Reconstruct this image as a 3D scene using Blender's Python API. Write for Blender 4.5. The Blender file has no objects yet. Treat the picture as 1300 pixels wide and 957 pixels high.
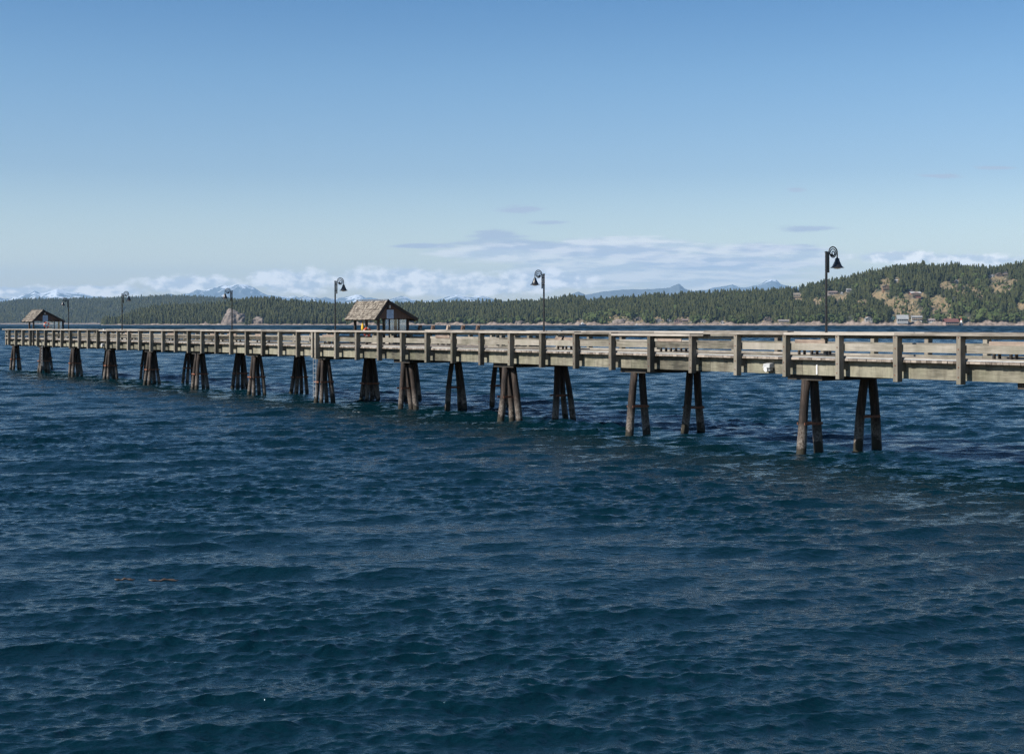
import bpy, bmesh, math, random
import numpy as np
from mathutils import Vector, Matrix, noise as mn

random.seed(7)
rng = np.random.default_rng(11)
SC = bpy.context.scene
COL = SC.collection
R = math.radians
EXPO = 0.6

# ------------------------------------------------------------------ camera
F, CX, HY, EYE = 1806.0, 650.0, 410.5, 5.2
cam_d = bpy.data.cameras.new("camera")
cam = bpy.data.objects.new("camera", cam_d)
COL.objects.link(cam)
cam.location = (0, 0, EYE)
cam.rotation_euler = (R(90), 0, 0)
cam_d.sensor_width = 36
cam_d.lens = F / 1300 * 36
cam_d.shift_y = -68.0 / 1300
cam_d.clip_start = 0.5
cam_d.clip_end = 120000
SC.camera = cam

# ------------------------------------------------------------------ helpers
def tag(o, label=None, cat=None, group=None, kind=None):
    if label: o["label"] = label
    if cat: o["category"] = cat
    if group: o["group"] = group
    if kind: o["kind"] = kind
    return o

def empty(name, loc=(0, 0, 0), rz=0.0):
    o = bpy.data.objects.new(name, None)
    o.empty_display_size = 0.2
    COL.objects.link(o)
    o.location = loc
    o.rotation_euler = (0, 0, rz)
    return o

class MB:
    """collects shapes for ONE mesh object"""
    def __init__(s):
        s.v, s.f, s.t, s.m = [], [], [], []
    def add(s, verts, faces, tint=None, mat=0):
        n = len(s.v)
        s.v += [tuple(p) for p in verts]
        tt = random.random() if tint is None else tint
        for f in faces:
            s.f.append(tuple(i + n for i in f)); s.t.append(tt); s.m.append(mat)
    def hexa(s, p, tint=None, mat=0):
        # p: 8 corners, bottom ring then top ring
        s.add(p, [(3, 2, 1, 0), (4, 5, 6, 7), (0, 1, 5, 4), (1, 2, 6, 5), (2, 3, 7, 6), (3, 0, 4, 7)], tint, mat)
    def box(s, x0, x1, y0, y1, z0, z1, tint=None, mat=0, b=0.0):
        if b > 0:
            bm = bmesh.new()
            bmesh.ops.create_cube(bm, size=1)
            for v in bm.verts:
                v.co = ((x0 + x1) / 2 + v.co.x * (x1 - x0), (y0 + y1) / 2 + v.co.y * (y1 - y0), (z0 + z1) / 2 + v.co.z * (z1 - z0))
            bmesh.ops.bevel(bm, geom=bm.edges[:], offset=b, segments=1, affect='EDGES')
            bm.verts.index_update()
            s.add([v.co[:] for v in bm.verts], [[v.index for v in f.verts] for f in bm.faces], tint, mat)
            bm.free(); return
        s.hexa([(x0, y0, z0), (x1, y0, z0), (x1, y1, z0), (x0, y1, z0), (x0, y0, z1), (x1, y0, z1), (x1, y1, z1), (x0, y1, z1)], tint, mat)
    def tube(s, pts, rad, n=8, tint=None, mat=0, caps=True):
        pts = [Vector(p) for p in pts]
        rad = rad if isinstance(rad, (list, tuple)) else [rad] * len(pts)
        rings = []
        for i, p in enumerate(pts):
            d = (pts[min(i + 1, len(pts) - 1)] - pts[max(i - 1, 0)]).normalized()
            a = d.orthogonal().normalized() if i == 0 else None
            if i > 0:
                a = (rings[-1][0] - rings[-1][1] * rings[-1][0].dot(d) * 0)
            rings.append((a, d))
            if i == 0: ref = a
            ref = (ref - d * ref.dot(d))
            ref = ref.normalized() if ref.length > 1e-6 else d.orthogonal().normalized()
            rings[-1] = (ref.copy(), d.copy())
        vs, fs = [], []
        for i, p in enumerate(pts):
            a, d = rings[i]; bq = d.cross(a)
            for k in range(n):
                th = 2 * math.pi * k / n
                vs.append(p + (a * math.cos(th) + bq * math.sin(th)) * rad[i])
        for i in range(len(pts) - 1):
            for k in range(n):
                k2 = (k + 1) % n
                fs.append((i * n + k, i * n + k2, (i + 1) * n + k2, (i + 1) * n + k))
        if caps:
            fs.append(tuple(range(n - 1, -1, -1)))
            fs.append(tuple((len(pts) - 1) * n + k for k in range(n)))
        s.add(vs, fs, tint, mat)
    def lathe(s, prof, cx=0, cy=0, cz=0, n=24, tint=None, mat=0):
        vs, fs = [], []
        for (r, z) in prof:
            for k in range(n):
                th = 2 * math.pi * k / n
                vs.append((cx + r * math.cos(th), cy + r * math.sin(th), cz + z))
        for i in range(len(prof) - 1):
            for k in range(n):
                k2 = (k + 1) % n
                fs.append((i * n + k, i * n + k2, (i + 1) * n + k2, (i + 1) * n + k))
        s.add(vs, fs, tint, mat)
    def build(s, name, mats, parent=None, smooth=False, loc=None):
        me = bpy.data.meshes.new(name)
        me.from_pydata(s.v, [], s.f)
        at = me.attributes.new("tint", 'FLOAT', 'FACE')
        at.data.foreach_set("value", np.array(s.t, dtype=np.float32))
        mats = mats if isinstance(mats, (list, tuple)) else [mats]
        for m in mats: me.materials.append(m)
        me.polygons.foreach_set("material_index", s.m)
        if smooth: me.polygons.foreach_set("use_smooth", [True] * len(s.f))
        me.update()
        o = bpy.data.objects.new(name, me)
        COL.objects.link(o)
        if parent: o.parent = parent
        if loc is not None: o.location = loc
        return o

def copy_tree(o, parent=None):
    c = o.copy(); COL.objects.link(c)
    if parent: c.parent = parent
    for ch in list(o.children): copy_tree(ch, c)
    return c

# ------------------------------------------------------------------ materials
def nodes(name):
    m = bpy.data.materials.new(name); m.use_nodes = True
    nt = m.node_tree
    return m, nt, nt.nodes["Principled BSDF"]

def N(nt, typ, **kw):
    n = nt.nodes.new(typ)
    for k, v in kw.items(): setattr(n, k, v)
    return n

def ramp(nt, pts):
    r = nt.nodes.new("ShaderNodeValToRGB")
    e = r.color_ramp.elements
    while len(e) < len(pts): e.new(0.5)
    for i, (p, c) in enumerate(pts):
        e[i].position = p; e[i].color = (*c, 1) if len(c) == 3 else c
    return r

def math_n(nt, op, a, b=None, c=None, clamp=False):
    n = nt.nodes.new("ShaderNodeMath"); n.operation = op; n.use_clamp = clamp
    for i, x in enumerate((a, b, c)):
        if x is None: continue
        if isinstance(x, (int, float)): n.inputs[i].default_value = x
        else: nt.links.new(x, n.inputs[i])
    return n.outputs[0]

def mixc(nt, fac, a, b, typ='MIX'):
    n = nt.nodes.new("ShaderNodeMix"); n.data_type = 'RGBA'; n.blend_type = typ
    for sock, x in ((n.inputs[0], fac), (n.inputs[6], a), (n.inputs[7], b)):
        if isinstance(x, (int, float)): sock.default_value = x
        elif isinstance(x, tuple): sock.default_value = (*x, 1)
        else: nt.links.new(x, sock)
    return n.outputs[2]

def wood(name, c_dark, c_mid, c_light, stretch, moss=0.0, moss_c=(0.2, 0.22, 0.11), scale=1.0, streak=0.0):
    m, nt, b = nodes(name)
    tc = N(nt, "ShaderNodeTexCoord")
    at = N(nt, "ShaderNodeAttribute", attribute_name="tint")
    oi = N(nt, "ShaderNodeObjectInfo")
    off = N(nt, "ShaderNodeVectorMath", operation='ADD')
    cmb = N(nt, "ShaderNodeCombineXYZ")
    sh = math_n(nt, 'ADD', math_n(nt, 'MULTIPLY', at.outputs["Fac"], 37.0), math_n(nt, 'MULTIPLY', oi.outputs["Random"], 53.0))
    for i in range(3): nt.links.new(sh, cmb.inputs[i])
    nt.links.new(tc.outputs["Object"], off.inputs[0]); nt.links.new(cmb.outputs[0], off.inputs[1])
    mp = N(nt, "ShaderNodeMapping"); mp.inputs["Scale"].default_value = stretch
    nt.links.new(off.outputs[0], mp.inputs[0])
    g = N(nt, "ShaderNodeTexNoise"); g.inputs["Scale"].default_value = 3.2 * scale; g.inputs["Detail"].default_value = 7; g.inputs["Roughness"].default_value = 0.7
    nt.links.new(mp.outputs[0], g.inputs["Vector"])
    big = N(nt, "ShaderNodeTexNoise"); big.inputs["Scale"].default_value = 1.3; big.inputs["Detail"].default_value = 4
    nt.links.new(off.outputs[0], big.inputs["Vector"])
    v = math_n(nt, 'ADD', math_n(nt, 'MULTIPLY', g.outputs[0], 0.6), math_n(nt, 'MULTIPLY', big.outputs[0], 0.4))
    v = math_n(nt, 'ADD', v, math_n(nt, 'MULTIPLY', math_n(nt, 'SUBTRACT', at.outputs["Fac"], 0.5), 0.36))
    rp = ramp(nt, [(0.30, c_dark), (0.48, c_mid), (0.66, c_light)])
    nt.links.new(v, rp.inputs[0])
    col = rp.outputs[0]
    if moss > 0:
        mz = N(nt, "ShaderNodeTexNoise"); mz.inputs["Scale"].default_value = 0.9; mz.inputs["Detail"].default_value = 6
        nt.links.new(off.outputs[0], mz.inputs["Vector"])
        mr = ramp(nt, [(0.42, (0, 0, 0)), (0.62, (moss, moss, moss))]); nt.links.new(mz.outputs[0], mr.inputs[0])
        col = mixc(nt, mr.outputs[0], col, moss_c)
    if streak > 0:   # rain and rust runs down the face
        sm = N(nt, "ShaderNodeMapping"); sm.inputs["Scale"].default_value = (3.1, 3.1, .6)
        nt.links.new(off.outputs[0], sm.inputs[0])
        sz = N(nt, "ShaderNodeTexNoise"); sz.inputs["Scale"].default_value = 1.0; sz.inputs["Detail"].default_value = 6; sz.inputs["Roughness"].default_value = .7
        nt.links.new(sm.outputs[0], sz.inputs["Vector"])
        sr = ramp(nt, [(0.42, (0, 0, 0)), (0.66, (streak, streak, streak))]); nt.links.new(sz.outputs[0], sr.inputs[0])
        col = mixc(nt, sr.outputs[0], col, (.05, .042, .03))
    nt.links.new(col, b.inputs["Base Color"])
    b.inputs["Roughness"].default_value = 0.85
    bp = N(nt, "ShaderNodeBump"); bp.inputs["Strength"].default_value = 0.5; bp.inputs["Distance"].default_value = 0.02
    nt.links.new(g.outputs[0], bp.inputs["Height"]); nt.links.new(bp.outputs[0], b.inputs["Normal"])
    return m

def plain(name, c, rough=0.6, metal=0.0, var=0.15, scale=6.0):
    m, nt, b = nodes(name)
    tc = N(nt, "ShaderNodeTexCoord")
    n = N(nt, "ShaderNodeTexNoise"); n.inputs["Scale"].default_value = scale; n.inputs["Detail"].default_value = 5
    nt.links.new(tc.outputs["Object"], n.inputs["Vector"])
    rp = ramp(nt, [(0.3, tuple(x * (1 - var) for x in c)), (0.7, tuple(min(1, x * (1 + var)) for x in c))])
    nt.links.new(n.outputs[0], rp.inputs[0]); nt.links.new(rp.outputs[0], b.inputs["Base Color"])
    b.inputs["Roughness"].default_value = rough; b.inputs["Metallic"].default_value = metal
    return m

M = {}
M["rail"] = wood("weathered_rail_wood", (0.04, 0.036, 0.029), (0.195, 0.175, 0.145), (0.33, 0.30, 0.258), (0.35, 6, 6), 0.35, (0.15, 0.145, 0.10), streak=.2)
M["cap"] = wood("weathered_cap_wood", (0.10, 0.087, 0.071), (0.25, 0.222, 0.19), (0.385, 0.348, 0.303), (0.3, 6, 6))
M["post"] = wood("weathered_post_wood", (0.065, 0.056, 0.045), (0.165, 0.145, 0.118), (0.26, 0.232, 0.193), (6, 6, 0.35), 0.28, (0.135, 0.135, 0.085))
M["fascia"] = wood("treated_fascia_wood", (0.036, 0.035, 0.026), (0.165, 0.152, 0.115), (0.28, 0.26, 0.2), (0.5, 5, 5), 0.35, (0.19, 0.19, 0.125), streak=.55)
M["deck"] = wood("deck_plank_wood", (0.09, 0.07, 0.055), (0.22, 0.185, 0.155), (0.34, 0.29, 0.245), (6, 0.4, 6))
M["dark"] = wood("creosote_beam_wood", (0.018, 0.015, 0.012), (0.045, 0.038, 0.03), (0.09, 0.075, 0.06), (4, 0.4, 4))
M["shelter"] = wood("brown_stained_wood", (0.04, 0.026, 0.02), (0.09, 0.058, 0.045), (0.13, 0.085, 0.065), (0.4, 0.4, 9))
M["shelter_dark"] = wood("dark_stained_post_wood", (0.012, 0.010, 0.009), (0.028, 0.023, 0.02), (0.05, 0.042, 0.036), (6, 6, 0.4))
M["shake"] = wood("cedar_shake_wood", (0.055, 0.045, 0.035), (0.155, 0.131, 0.105), (0.26, 0.228, 0.188), (6, 0.5, 0.5))
M["bench"] = wood("bench_wood", (0.15, 0.11, 0.085), (0.31, 0.245, 0.195), (0.43, 0.35, 0.29), (0.4, 6, 6))
M["black"] = plain("black_painted_metal", (0.012, 0.013, 0.016), 0.35, 0.0)
M["lens"] = plain("pale_lamp_lens", (0.45, 0.45, 0.42), 0.2)
M["galv"] = plain("galvanised_metal", (0.40, 0.41, 0.42), 0.4, 0.25)
M["pipe"] = plain("grey_conduit", (0.36, 0.37, 0.38), 0.5)
M["pipe2"] = plain("pale_enamel", (0.36, 0.365, 0.365), 0.45)
M["white"] = plain("white_paint", (0.78, 0.78, 0.76), 0.45)
M["rust"] = plain("rusty_steel", (0.17, 0.065, 0.035), 0.8, 0.0, 0.45, 20)
M["red"] = plain("orange_red_plastic", (0.62, 0.09, 0.05), 0.45)
M["yellow"] = plain("yellow_plastic", (0.72, 0.45, 0.03), 0.5)
M["ltblue"] = plain("pale_blue_notice_board", (0.36, 0.48, 0.62), 0.5)
M["text"] = plain("notice_print", (0.14, 0.2, 0.33), 0.6)
M["kelp"] = plain("brown_kelp", (0.05, 0.032, 0.022), 0.5, 0, 0.4, 8)

def pile_mat():
    m, nt, b = nodes("timber_pile")
    tc = N(nt, "ShaderNodeTexCoord"); geo = N(nt, "ShaderNodeNewGeometry"); oi = N(nt, "ShaderNodeObjectInfo")
    mp = N(nt, "ShaderNodeMapping"); mp.inputs["Scale"].default_value = (7, 7, 0.7)
    ad = N(nt, "ShaderNodeVectorMath", operation='ADD')
    nt.links.new(geo.outputs["Position"], ad.inputs[0])
    cmb = N(nt, "ShaderNodeCombineXYZ"); nt.links.new(math_n(nt, 'MULTIPLY', oi.outputs["Random"], 40.0), cmb.inputs[2])
    nt.links.new(cmb.outputs[0], ad.inputs[1]); nt.links.new(ad.outputs[0], mp.inputs[0])
    n = N(nt, "ShaderNodeTexNoise"); n.inputs["Scale"].default_value = 1.6; n.inputs["Detail"].default_value = 7; n.inputs["Roughness"].default_value = 0.7
    nt.links.new(mp.outputs[0], n.inputs["Vector"])
    rp = ramp(nt, [(0.34, (0.005, 0.004, 0.0035)), (0.54, (0.027, 0.017, 0.0125)), (0.76, (0.095, 0.068, 0.053))])
    nt.links.new(n.outputs[0], rp.inputs[0])
    sx = N(nt, "ShaderNodeSeparateXYZ"); nt.links.new(geo.outputs["Position"], sx.inputs[0])
    n2 = N(nt, "ShaderNodeTexNoise"); n2.inputs["Scale"].default_value = 2.5; n2.inputs["Detail"].default_value = 5
    nt.links.new(ad.outputs[0], n2.inputs["Vector"])
    zz = math_n(nt, 'ADD', sx.outputs[2], math_n(nt, 'MULTIPLY', math_n(nt, 'SUBTRACT', n2.outputs[0], 0.5), 1.5))
    # bleached, barnacled zone above the waterline, wet black growth at the waterline
    pale = ramp(nt, [(0.0, (0, 0, 0)), (0.12, (0.0, 0, 0)), (0.2, (0.8, 0.8, 0.8)), (0.36, (0.55, 0.55, 0.55)), (0.6, (0, 0, 0))])
    nt.links.new(math_n(nt, 'DIVIDE', zz, 2.2), pale.inputs[0])
    n3 = N(nt, "ShaderNodeTexNoise"); n3.inputs["Scale"].default_value = 14; n3.inputs["Detail"].default_value = 4
    nt.links.new(ad.outputs[0], n3.inputs["Vector"])
    pc = ramp(nt, [(0.35, (0.06, 0.045, 0.036)), (0.65, (0.25, 0.22, 0.19))]); nt.links.new(n3.outputs[0], pc.inputs[0])
    c1 = mixc(nt, pale.outputs[0], rp.outputs[0], pc.outputs[0])
    wet = ramp(nt, [(0.06, (1, 1, 1)), (0.16, (0, 0, 0))]); nt.links.new(math_n(nt, 'DIVIDE', zz, 2.2), wet.inputs[0])
    c2 = mixc(nt, wet.outputs[0], c1, (0.022, 0.02, 0.012))
    nt.links.new(c2, b.inputs["Base Color"]); b.inputs["Roughness"].default_value = 0.85
    bp = N(nt, "ShaderNodeBump"); bp.inputs["Strength"].default_value = 0.7; bp.inputs["Distance"].default_value = 0.04
    nt.links.new(n.outputs[0], bp.inputs["Height"]); nt.links.new(bp.outputs[0], b.inputs["Normal"])
    return m
M["pile"] = pile_mat()

def glass_mat():
    m, nt, b = nodes("clear_windscreen")
    out = nt.nodes["Material Output"]
    tr = N(nt, "ShaderNodeBsdfTransparent"); tr.inputs[0].default_value = (0.93, 0.96, 0.97, 1)
    gl = N(nt, "ShaderNodeBsdfGlossy"); gl.inputs["Roughness"].default_value = 0.08; gl.inputs[0].default_value = (0.9, 0.95, 1, 1)
    fr = N(nt, "ShaderNodeFresnel"); fr.inputs[0].default_value = 1.6
    mx = N(nt, "ShaderNodeMixShader")
    nt.links.new(math_n(nt, 'MULTIPLY_ADD', fr.outputs[0], 0.6, 0.04), mx.inputs[0])
    nt.links.new(tr.outputs[0], mx.inputs[1]); nt.links.new(gl.outputs[0], mx.inputs[2])
    nt.links.new(mx.outputs[0], out.inputs[0])
    return m
M["glass"] = glass_mat()

# ------------------------------------------------------------------ pier frame: t = along, away from camera; w = across
UX, UY = -0.5543, 0.8323
VX, VY = 0.8323, 0.5543
P0 = Vector((11.96, 57.1, 0))
RZ = math.atan2(-UY, -UX)            # local x = -t, local y = w
def W(t, w, z): return Vector((P0.x + UX * t + VX * w, P0.y + UY * t + VY * w, z))
def t_at(px, w):
    k = (px - CX) / F
    x0, y0 = P0.x + VX * w, P0.y + VY * w
    return (k * y0 - x0) / (UX - k * UY)
def deckz(t): return 3.86 - 0.0021 * (t + 8)
def slz(t): return -0.0021 * (t + 8)

pier = tag(empty("wooden_pier", P0, RZ), "long weathered wooden pier on timber piles reaching out over the blue water", "pier")
T0, T1 = -22.0, 122.5
WF, WB = -0.75, 4.05

def lbox(mb, t0, t1, w0, w1, z0, z1, tint=None, mat=0, slope=True):
    """box in pier coordinates, z relative to deck level 3.86 sloping with the pier"""
    a0, a1 = (slz(t0), slz(t1)) if slope else (0, 0)
    b = 3.86 if slope else 0
    mb.hexa([(-t1, w0, b + z0 + a1), (-t0, w0, b + z0 + a0), (-t0, w1, b + z0 + a0), (-t1, w1, b + z0 + a1),
             (-t1, w0, b + z1 + a1), (-t0, w0, b + z1 + a0), (-t0, w1, b + z1 + a0), (-t1, w1, b + z1 + a1)], tint, mat)

# deck planks, side platform included
PT0, PT1, PW = 30.0, 51.5, 7.6
mb = MB()
t = T0
while t < T1:
    wd = 0.235
    j0, j1 = random.uniform(-0.02, 0.015), random.uniform(-0.02, 0.02)
    lbox(mb, t, t + wd - 0.008, WF + j0, WB + j1, -0.085 + random.uniform(-.004, .004), random.uniform(-.006, .004), tint=random.choice([random.random(), random.random(), 0.95 if random.random() < 0.3 else 0.4]))
    if PT0 < t < PT1:
        lbox(mb, t, t + wd - 0.008, WB + 0.03, PW + j1, -0.085, random.uniform(-.006, .004))
    t += wd
deck = mb.build("deck", M["deck"], pier)

# fascia beams and stringers
mb = MB()
t = T0
while t < T1:
    L = min(random.choice([5.48, 5.48, 10.96]), T1 - t)
    lbox(mb, t, t + L - 0.012, -0.5, -0.38, -0.69, -0.09)
    t += L
mb.build("fascia_beam", M["fascia"], pier)
mb = MB(); t = T0
while t < T1:
    L = min(5.48, T1 - t)
    lbox(mb, t, t + L - 0.012, 3.68, 3.8, -0.69, -0.09)
    t += L
mb.build("fascia_beam", M["fascia"], pier)
for w in (0.5, 1.65, 2.8):
    mb = MB(); lbox(mb, T0, T1, w - 0.09, w + 0.09, -0.69, -0.092); mb.build("stringer", M["dark"], pier)
mb = MB(); lbox(mb, T1 - 0.14, T1 - 0.02, -0.375, 3.675, -0.69, -0.09); mb.build("end_beam", M["fascia"], pier)
for (a, b, c, d) in ((PT0 + .2, PT1 - .2, PW - 0.45, PW - 0.33), (PT0 + .2, PT0 + .32, WB, PW - 0.46), (PT1 - .32, PT1 - .2, WB, PW - 0.46)):
    mb = MB(); lbox(mb, a, b, c, d, -0.69, -0.09); mb.build("platform_beam", M["fascia"], pier)

# railing ------------------------------------------------------
STEP = 2.848
post_t = [-8.135 + STEP * k for k in range(-4, 46)]
ladder_t0, ladder_t1 = t_at(390, -0.87), t_at(398.5, -0.87)
def cap_dz(t):
    px_t = lambda px: t_at(px, -0.87)
    if px_t(897) < t < px_t(780): return -0.085
    if px_t(780) < t < px_t(733): return -0.035
    if px_t(178) < t < px_t(128): return -0.05
    return 0.0

def railing(side, t0, t1, posts, wface, inward, gaps=()):
    """wface: deck edge; inward: +1 when the deck lies at larger w"""
    s = inward
    mb = MB()
    # boards, broken at posts every two or three bays
    joints = [t0] + [p for i, p in enumerate(posts) if i % 2 == side % 2 and t0 < p < t1] + [t1]
    for a, b in zip(joints[:-1], joints[1:]):
        for (za, zb, w0, w1, nm) in ((0.775, 0.90, 0.0, 0.06, 'u'), (0.285, 0.565, 0.0, 0.075, 'm'), (0.0, 0.095, 0.06, 0.15, 'k')):
            segs = [(a, b)]
            for (g0, g1) in gaps:
                segs = [q for (x, y) in segs for q in (((x, g0), (g1, y)) if x < g0 and y > g1 else (((x, y),) if y <= g0 or x >= g1 else (((x, g0),) if x < g0 else ((g1, y),))))]
            for (x, y) in segs:
                if y - x < 0.02: continue
                wa, wb = wface + s * w0, wface + s * w1
                j = random.uniform(-.006, .006); dz = cap_dz((x + y) / 2) if nm == 'u' and side == 0 else 0
                lbox(mb, x + 0.004, y - 0.004, min(wa, wb), max(wa, wb), za + j + (0.004 if nm == 'k' else 0) + dz, zb + j + dz)
    br = mb.build("railing_boards", M["rail"], pier)
    mb = MB()
    caps = [t0] + [p for i, p in enumerate(posts) if i % 2 == (side + 1) % 2 and t0 < p < t1] + [t1]
    ex = sorted(set(caps + ([t_at(q, -0.87) for q in (897, 780, 733, 178, 128)] if side == 0 else [])))
    for a, b in zip(ex[:-1], ex[1:]):
        dz = cap_dz((a + b) / 2) if side == 0 else 0
        dz += random.uniform(-.008, .008)
        wa, wb = wface - s * 0.315, wface + s * 0.105
        lbox(mb, a + .003, b - .003, min(wa, wb), max(wa, wb), 0.903 + dz, 1.0 + dz)
    if side == 0:   # doubled plank laid on the lowered stretch
        lbox(mb, t_at(1003, -0.87), t_at(897, -0.87), wface - .27, wface + .09, 1.0 - 0.006 + .012, 1.062)
    mb.build("cap_rail", M["cap"], br)
    for i, p in enumerate(posts):
        mb = MB()
        a = wface - s * 0.285; b = wface - s * 0.004
        dz = cap_dz(p) if side == 0 else 0
        ww = 0.1 + random.uniform(-.008, .008)
        zb = -0.80 + random.uniform(-.03, .02)
        x0, x1, y0, y1 = -p - ww, -p + ww, min(a, b), max(a, b)
        z0, z1 = 3.86 + zb + slz(p), 3.86 + 0.9 + dz + slz(p)
        mb.box(x0, x1, y0, y1, z0, z1, b=0.012)
        sk = random.uniform(-.018, .018)          # each post leans a little
        mb.v = [(x + sk * (z - z1) / (z1 - z0), y, z) for (x, y, z) in mb.v]
        yo = a - s * .001
        for zz in (3.86 + .84 + dz + slz(p), 3.86 + .43 + slz(p), 3.86 - .2 + slz(p), 3.86 - .55 + slz(p)):
            xx = -p + random.uniform(-.02, .02)
            mb.tube([(xx, yo, zz), (xx, yo - s * .018, zz)], .022, n=8, mat=1)
        # packing block between the post and the beam behind it, and two bolt heads
        c0, c1 = (wface + .008, -0.505) if side == 0 else (WB - 0.245, WB - .008)
        if side < 2: mb.box(-p - .07, -p + .07, min(c0, c1), max(c0, c1), 3.86 - .42 + slz(p), 3.86 - .12 + slz(p))
        mb.build("post", [M["post"], M["rust"]], br)
    return br

rf = railing(0, T0 + .3, T1 - .05, sorted(post_t + [ladder_t0 + (ladder_t1 - ladder_t0) * 0, ]) if False else post_t + [ladder_t1], WF, +1, gaps=[(min(ladder_t0, ladder_t1) + .1, max(ladder_t0, ladder_t1) - .1)])
bp = [p for p in post_t if not (PT0 < p < PT1)]
railing(1, T0 + .3, PT0, [p for p in post_t if p < PT0], WB, -1)
railing(3, PT1, T1 - .05, [p for p in post_t if p > PT1], WB, -1)
plat_posts = [PT0 + .15 + (PT1 - PT0 - .3) * k / 8 for k in range(9)]
railing(5, PT0 + .1, PT1 - .1, plat_posts, PW, -1)
def cross_rail(t, w0, w1, nposts, out):
    mb = MB()
    s = 0.06 * out
    for (za, zb) in ((0.775, 0.90), (0.285, 0.565), (0.004, .095)):
        lbox(mb, min(t, t - s), max(t, t - s), w0 + .08, w1 - .08, za, zb)
    br = mb.build("end_railing", M["rail"], pier)
    mb = MB(); lbox(mb, min(t - .09 * out, t + .27 * out), max(t - .09 * out, t + .27 * out), w0 + .11, w1 - .11, 0.905, 1.002); mb.build("cap_rail", M["cap"], br)
    for k in range(nposts):
        w = w0 + .2 + (w1 - w0 - .4) * k / (nposts - 1)
        mb = MB(); a, b = t + .005 * out, t + .23 * out
        mb.box(-max(a, b), -min(a, b), w - .1, w + .1, 3.06 + slz(t), 4.76 + slz(t), b=.012)
        mb.build("post", M["post"], br)
cross_rail(T1 + 0.0, WF, WB, 4, +1)
cross_rail(PT0, WB + .3, PW, 3, -1)
cross_rail(PT1, WB + .3, PW, 3, +1)

# pile bents -----------------------------------------------------
def pile(parent, t0, w0, tt, wt, ztop, r):
    mb = MB()
    pts, rad = [], []
    n = 9
    b = random.uniform(-.05, .05); c = random.uniform(-.05, .05)
    for i in range(n):
        k = i / (n - 1)
        z = -2.0 + (ztop + 2.0) * k
        kk = (z - 0.0) / ztop
        bow = math.sin(math.pi * max(0, min(1, kk)))
        pts.append((-(t0 + (tt - t0) * kk + b * bow), w0 + (wt - w0) * kk + c * bow, z))
        rad.append(r * (1.1 - 0.2 * k) * random.uniform(0.97, 1.03))
    mb.tube(pts, rad, n=14)
    return mb.build("pile", M["pile"], parent, smooth=True)

def bent_cluster(parent, t, w, n):
    ztop = 2.945 + slz(t)
    sp = {2: [(0.0, -.53), (0.0, .53)], 3: [(-.12, -.5), (.12, .44), (-.58, .4)], 4: [(.36, -.46), (-.3, -.36), (.3, .36), (-.32, .52)]}[n]
    for (dt, dw) in sp:
        pile(parent, t + dt + random.uniform(-.06, .06), w + dw + random.uniform(-.06, .06), t + dt * .42, w + dw * .42, ztop, random.uniform(.175, .21) * (1 if n == 2 else (.9 if n == 3 else .76)))
    # rusty steel strap round the piles
    z = 1.28 + random.uniform(-.1, .1)
    e = .42 + .58 * (1 - z / ztop)
    ws = [q[1] * e for q in sp]; ts = [q[0] * e for q in sp]
    if n == 3: ts = ts[:2]
    wa, wb, ta, tb = w + min(ws), w + max(ws), t + min(ts), t + max(ts)
    mb = MB()
    for tt in (ta - .215, tb + .185): lbox(mb, tt, tt + .03, wa - .1, wb + .1, z - .05, z + .05, slope=False)
    if n == 4:
        for ww in (wa - .215, wb + .185): lbox(mb, ta - .07, tb + .07, ww, ww + .03, z - .05, z + .05, slope=False)
    mb.build("strap", M["rust"], parent)

for i in range(-1, 12):
    t = 10.98 * i
    mb = MB()
    zt = -0.69 - .004
    tl = 0.95
    lbox(mb, t - tl, t + tl, -0.30, 3.62, zt - .22, zt, tint=.3)
    w1 = 3.62
    cb = mb.build("cap_beam", M["dark"], pier)
    n = 2 if i < 2 else (3 if i < 4 else 4)
    bent_cluster(cb, t, 0.0, n)
    bent_cluster(cb, t, 3.38, n)
for t in (33.0, 44.0, 50.0):
    mb = MB(); lbox(mb, t - .8, t + .8, 3.9, PW - .5, -0.694 - .22, -0.694, tint=.3)
    cb = mb.build("cap_beam", M["dark"], pier)
    bent_cluster(cb, t, 6.6, 3)

# a pale conduit clipped along the deck edge
mb = MB()
pts = [(-T0 - 1 - k * (T1 - T0 - 2) / 40, WF + .05, 3.86 + .025 + slz(T0 + 1 + k * (T1 - T0 - 2) / 40)) for k in range(41)]
for a, b in zip(pts[:-1], pts[1:]): mb.tube([a, b], 0.02, n=8)
con = mb.build("conduit", M["pipe"], None); con.location = P0; con.rotation_euler = (0, 0, RZ)
tag(con, "thin pale metal conduit running along the front edge of the pier deck", "pipe")

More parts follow.
